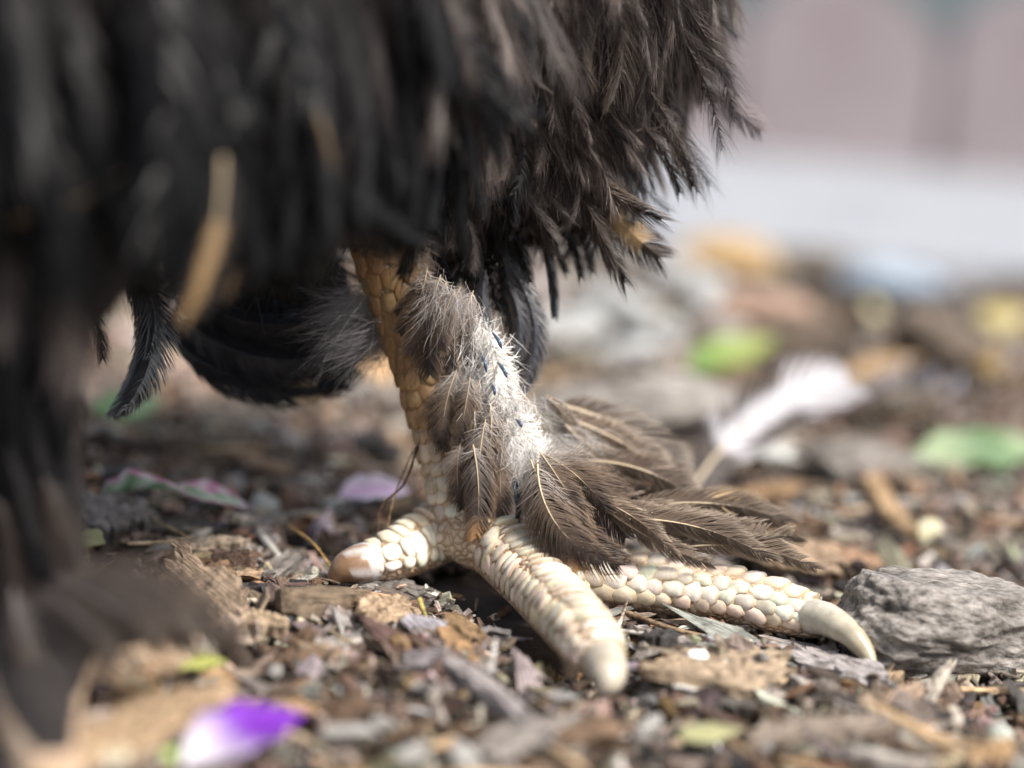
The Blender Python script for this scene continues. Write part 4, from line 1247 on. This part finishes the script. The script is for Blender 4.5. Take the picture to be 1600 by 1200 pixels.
# downy hairs
def down(name, spots, col, n, L, rad, dirv, spread, jit, curl=0.35, droop=0.1, nrm=False):
    rt, dr, ln, cl = [], [], [], []
    for _ in range(n):
        a = spots[prng.integers(0, len(spots))]
        p = at(a[0] + prng.normal(0, jit), a[1] + prng.normal(0, jit), a[2] + prng.normal(0, 0.002))
        rt.append(p); d = np.array(dirv) + prng.normal(0, spread, 3)
        dr.append(d); ln.append(L * math.exp(prng.normal(0, 0.3))); cl.append(np.array(col) * math.exp(prng.normal(0, 0.3)))
    me = hair_mesh(name, np.array(rt), np.array(dr), np.array(ln), np.full(n, rad), np.clip(np.array(cl), 0.005, 0.85), prng, curl, droop)
    return obj(name, me, hen, kind='stuff')
down('white_down', [(745, 520, -.007), (765, 545, -.007), (785, 590, -.007), (800, 640, -.007), (812, 680, -.007), (825, 705, -.008), (835, 730, -.009), (750, 560, -.008), (775, 630, -.009), (795, 690, -.010)], (0.84, 0.82, 0.78), 3200, 0.0048, 0.00008, (0.1, -0.55, -0.8), 0.45, 13)
down('white_down', [(690, 450, -.014), (705, 470, -.015), (720, 460, -.014), (735, 485, -.012), (680, 480, -.015)], (0.40, 0.38, 0.38), 300, 0.0052, 0.00005, (-0.15, -0.5, -0.9), 0.45, 12)
down('white_down', [(850, 690, .000), (900, 700, .004), (880, 720, -.004), (820, 640, -.002)], (0.66, 0.64, 0.60), 650, 0.0060, 0.00005, (0.7, -0.3, -0.45), 0.45, 18)
down('grey_down', [(590, 460, .003), (580, 490, .003), (575, 515, .002), (588, 540, .002), (560, 480, .003), (600, 520, .001)], (0.34, 0.33, 0.34), 1100, 0.0095, 0.00006, (-0.9, -0.45, -0.2), 0.45, 14, curl=0.25, droop=0.15)
down('leg_bristles', [(600, 520, .0), (640, 570, -.006), (655, 620, -.006), (670, 660, -.006), (690, 640, -.008), (665, 560, -.007), (680, 740, -.006), (640, 430, -.006), (660, 500, -.007)], (0.10, 0.06, 0.035), 260, 0.0045, 0.000045, (-0.3, -0.5, -0.8), 0.4, 14)
# fluff over the trunk
rt, dr, ln, cl = [], [], [], []
for k, n in ((0, 1800), (1, 2400), (2, 5200), (3, 4200), (4, 1500), (6, 1200)):
    for p, nrm in surf_pts(k, n, 0.7):
        fl = DOWNDIR + Vector(prng.normal(0, 0.4, 3)); tng = (fl - nrm * fl.dot(nrm)).normalized()
        a_, b_, d_ = project(np.array([tuple(p)]))
        if b_[0] > bottom_edge(a_[0]) - 60: continue
        rt.append(p); dr.append(tng * 0.85 + nrm * prng.uniform(0.2, 0.8)); ln.append(prng.uniform(0.008, 0.018) * (0.6 if k in (3, 4) else 1)); cl.append(np.array((0.032, 0.025, 0.023)) * math.exp(prng.normal(0, 0.6)))
me = hair_mesh('fluff', np.array([tuple(p) for p in rt]), np.array([tuple(d) for d in dr]), np.array(ln), np.full(len(rt), 0.00009), np.array(cl), prng, 0.25, 0.2)
obj('fluff', me, hen, kind='stuff')

# blue pin feathers in the white down
for a, b_ in [((752, 552), (760, 582)), ((778, 566), (792, 590)), ((768, 600), (773, 618)), ((800, 745), (806, 790)), ((806, 655), (815, 668)), ((770, 520), (784, 545))]:
    S = spline([at(*a, -0.012), at((a[0] + b_[0]) / 2 + 2, (a[1] + b_[1]) / 2, -0.0145), at(*b_, -0.0145)], 8)
    V, F = tube(S, [0.0002, 0.00028, 0.00034, 0.00038, 0.0004, 0.00038, 0.0003, 0.0001], 7)
    obj('pin_feather', np_mesh('pin_feather', V, F, M_PINQ, smooth=True), hen)

# ------------------------------------------------------------------ loose white and grey feather on the mulch
lf, lq, _ = FV['loosefeather'][0]
r_, t_ = gnd(1075, 775, 0.006), at(1322, 598, 0.100)
o = obj('loose_feather', lf, mat=feather_matrix(r_, t_, Vector((0.30, -0.62, 0.72)), 1.5), label='white and grey loose feather lying on the mulch', cat='feather')
obj('quill', lq, o)

hen_origin = Vector((0, 0, 0))
print('feathers', FCOUNT[0], 'scales', SC_N[0], 'jobs', len(jobs))
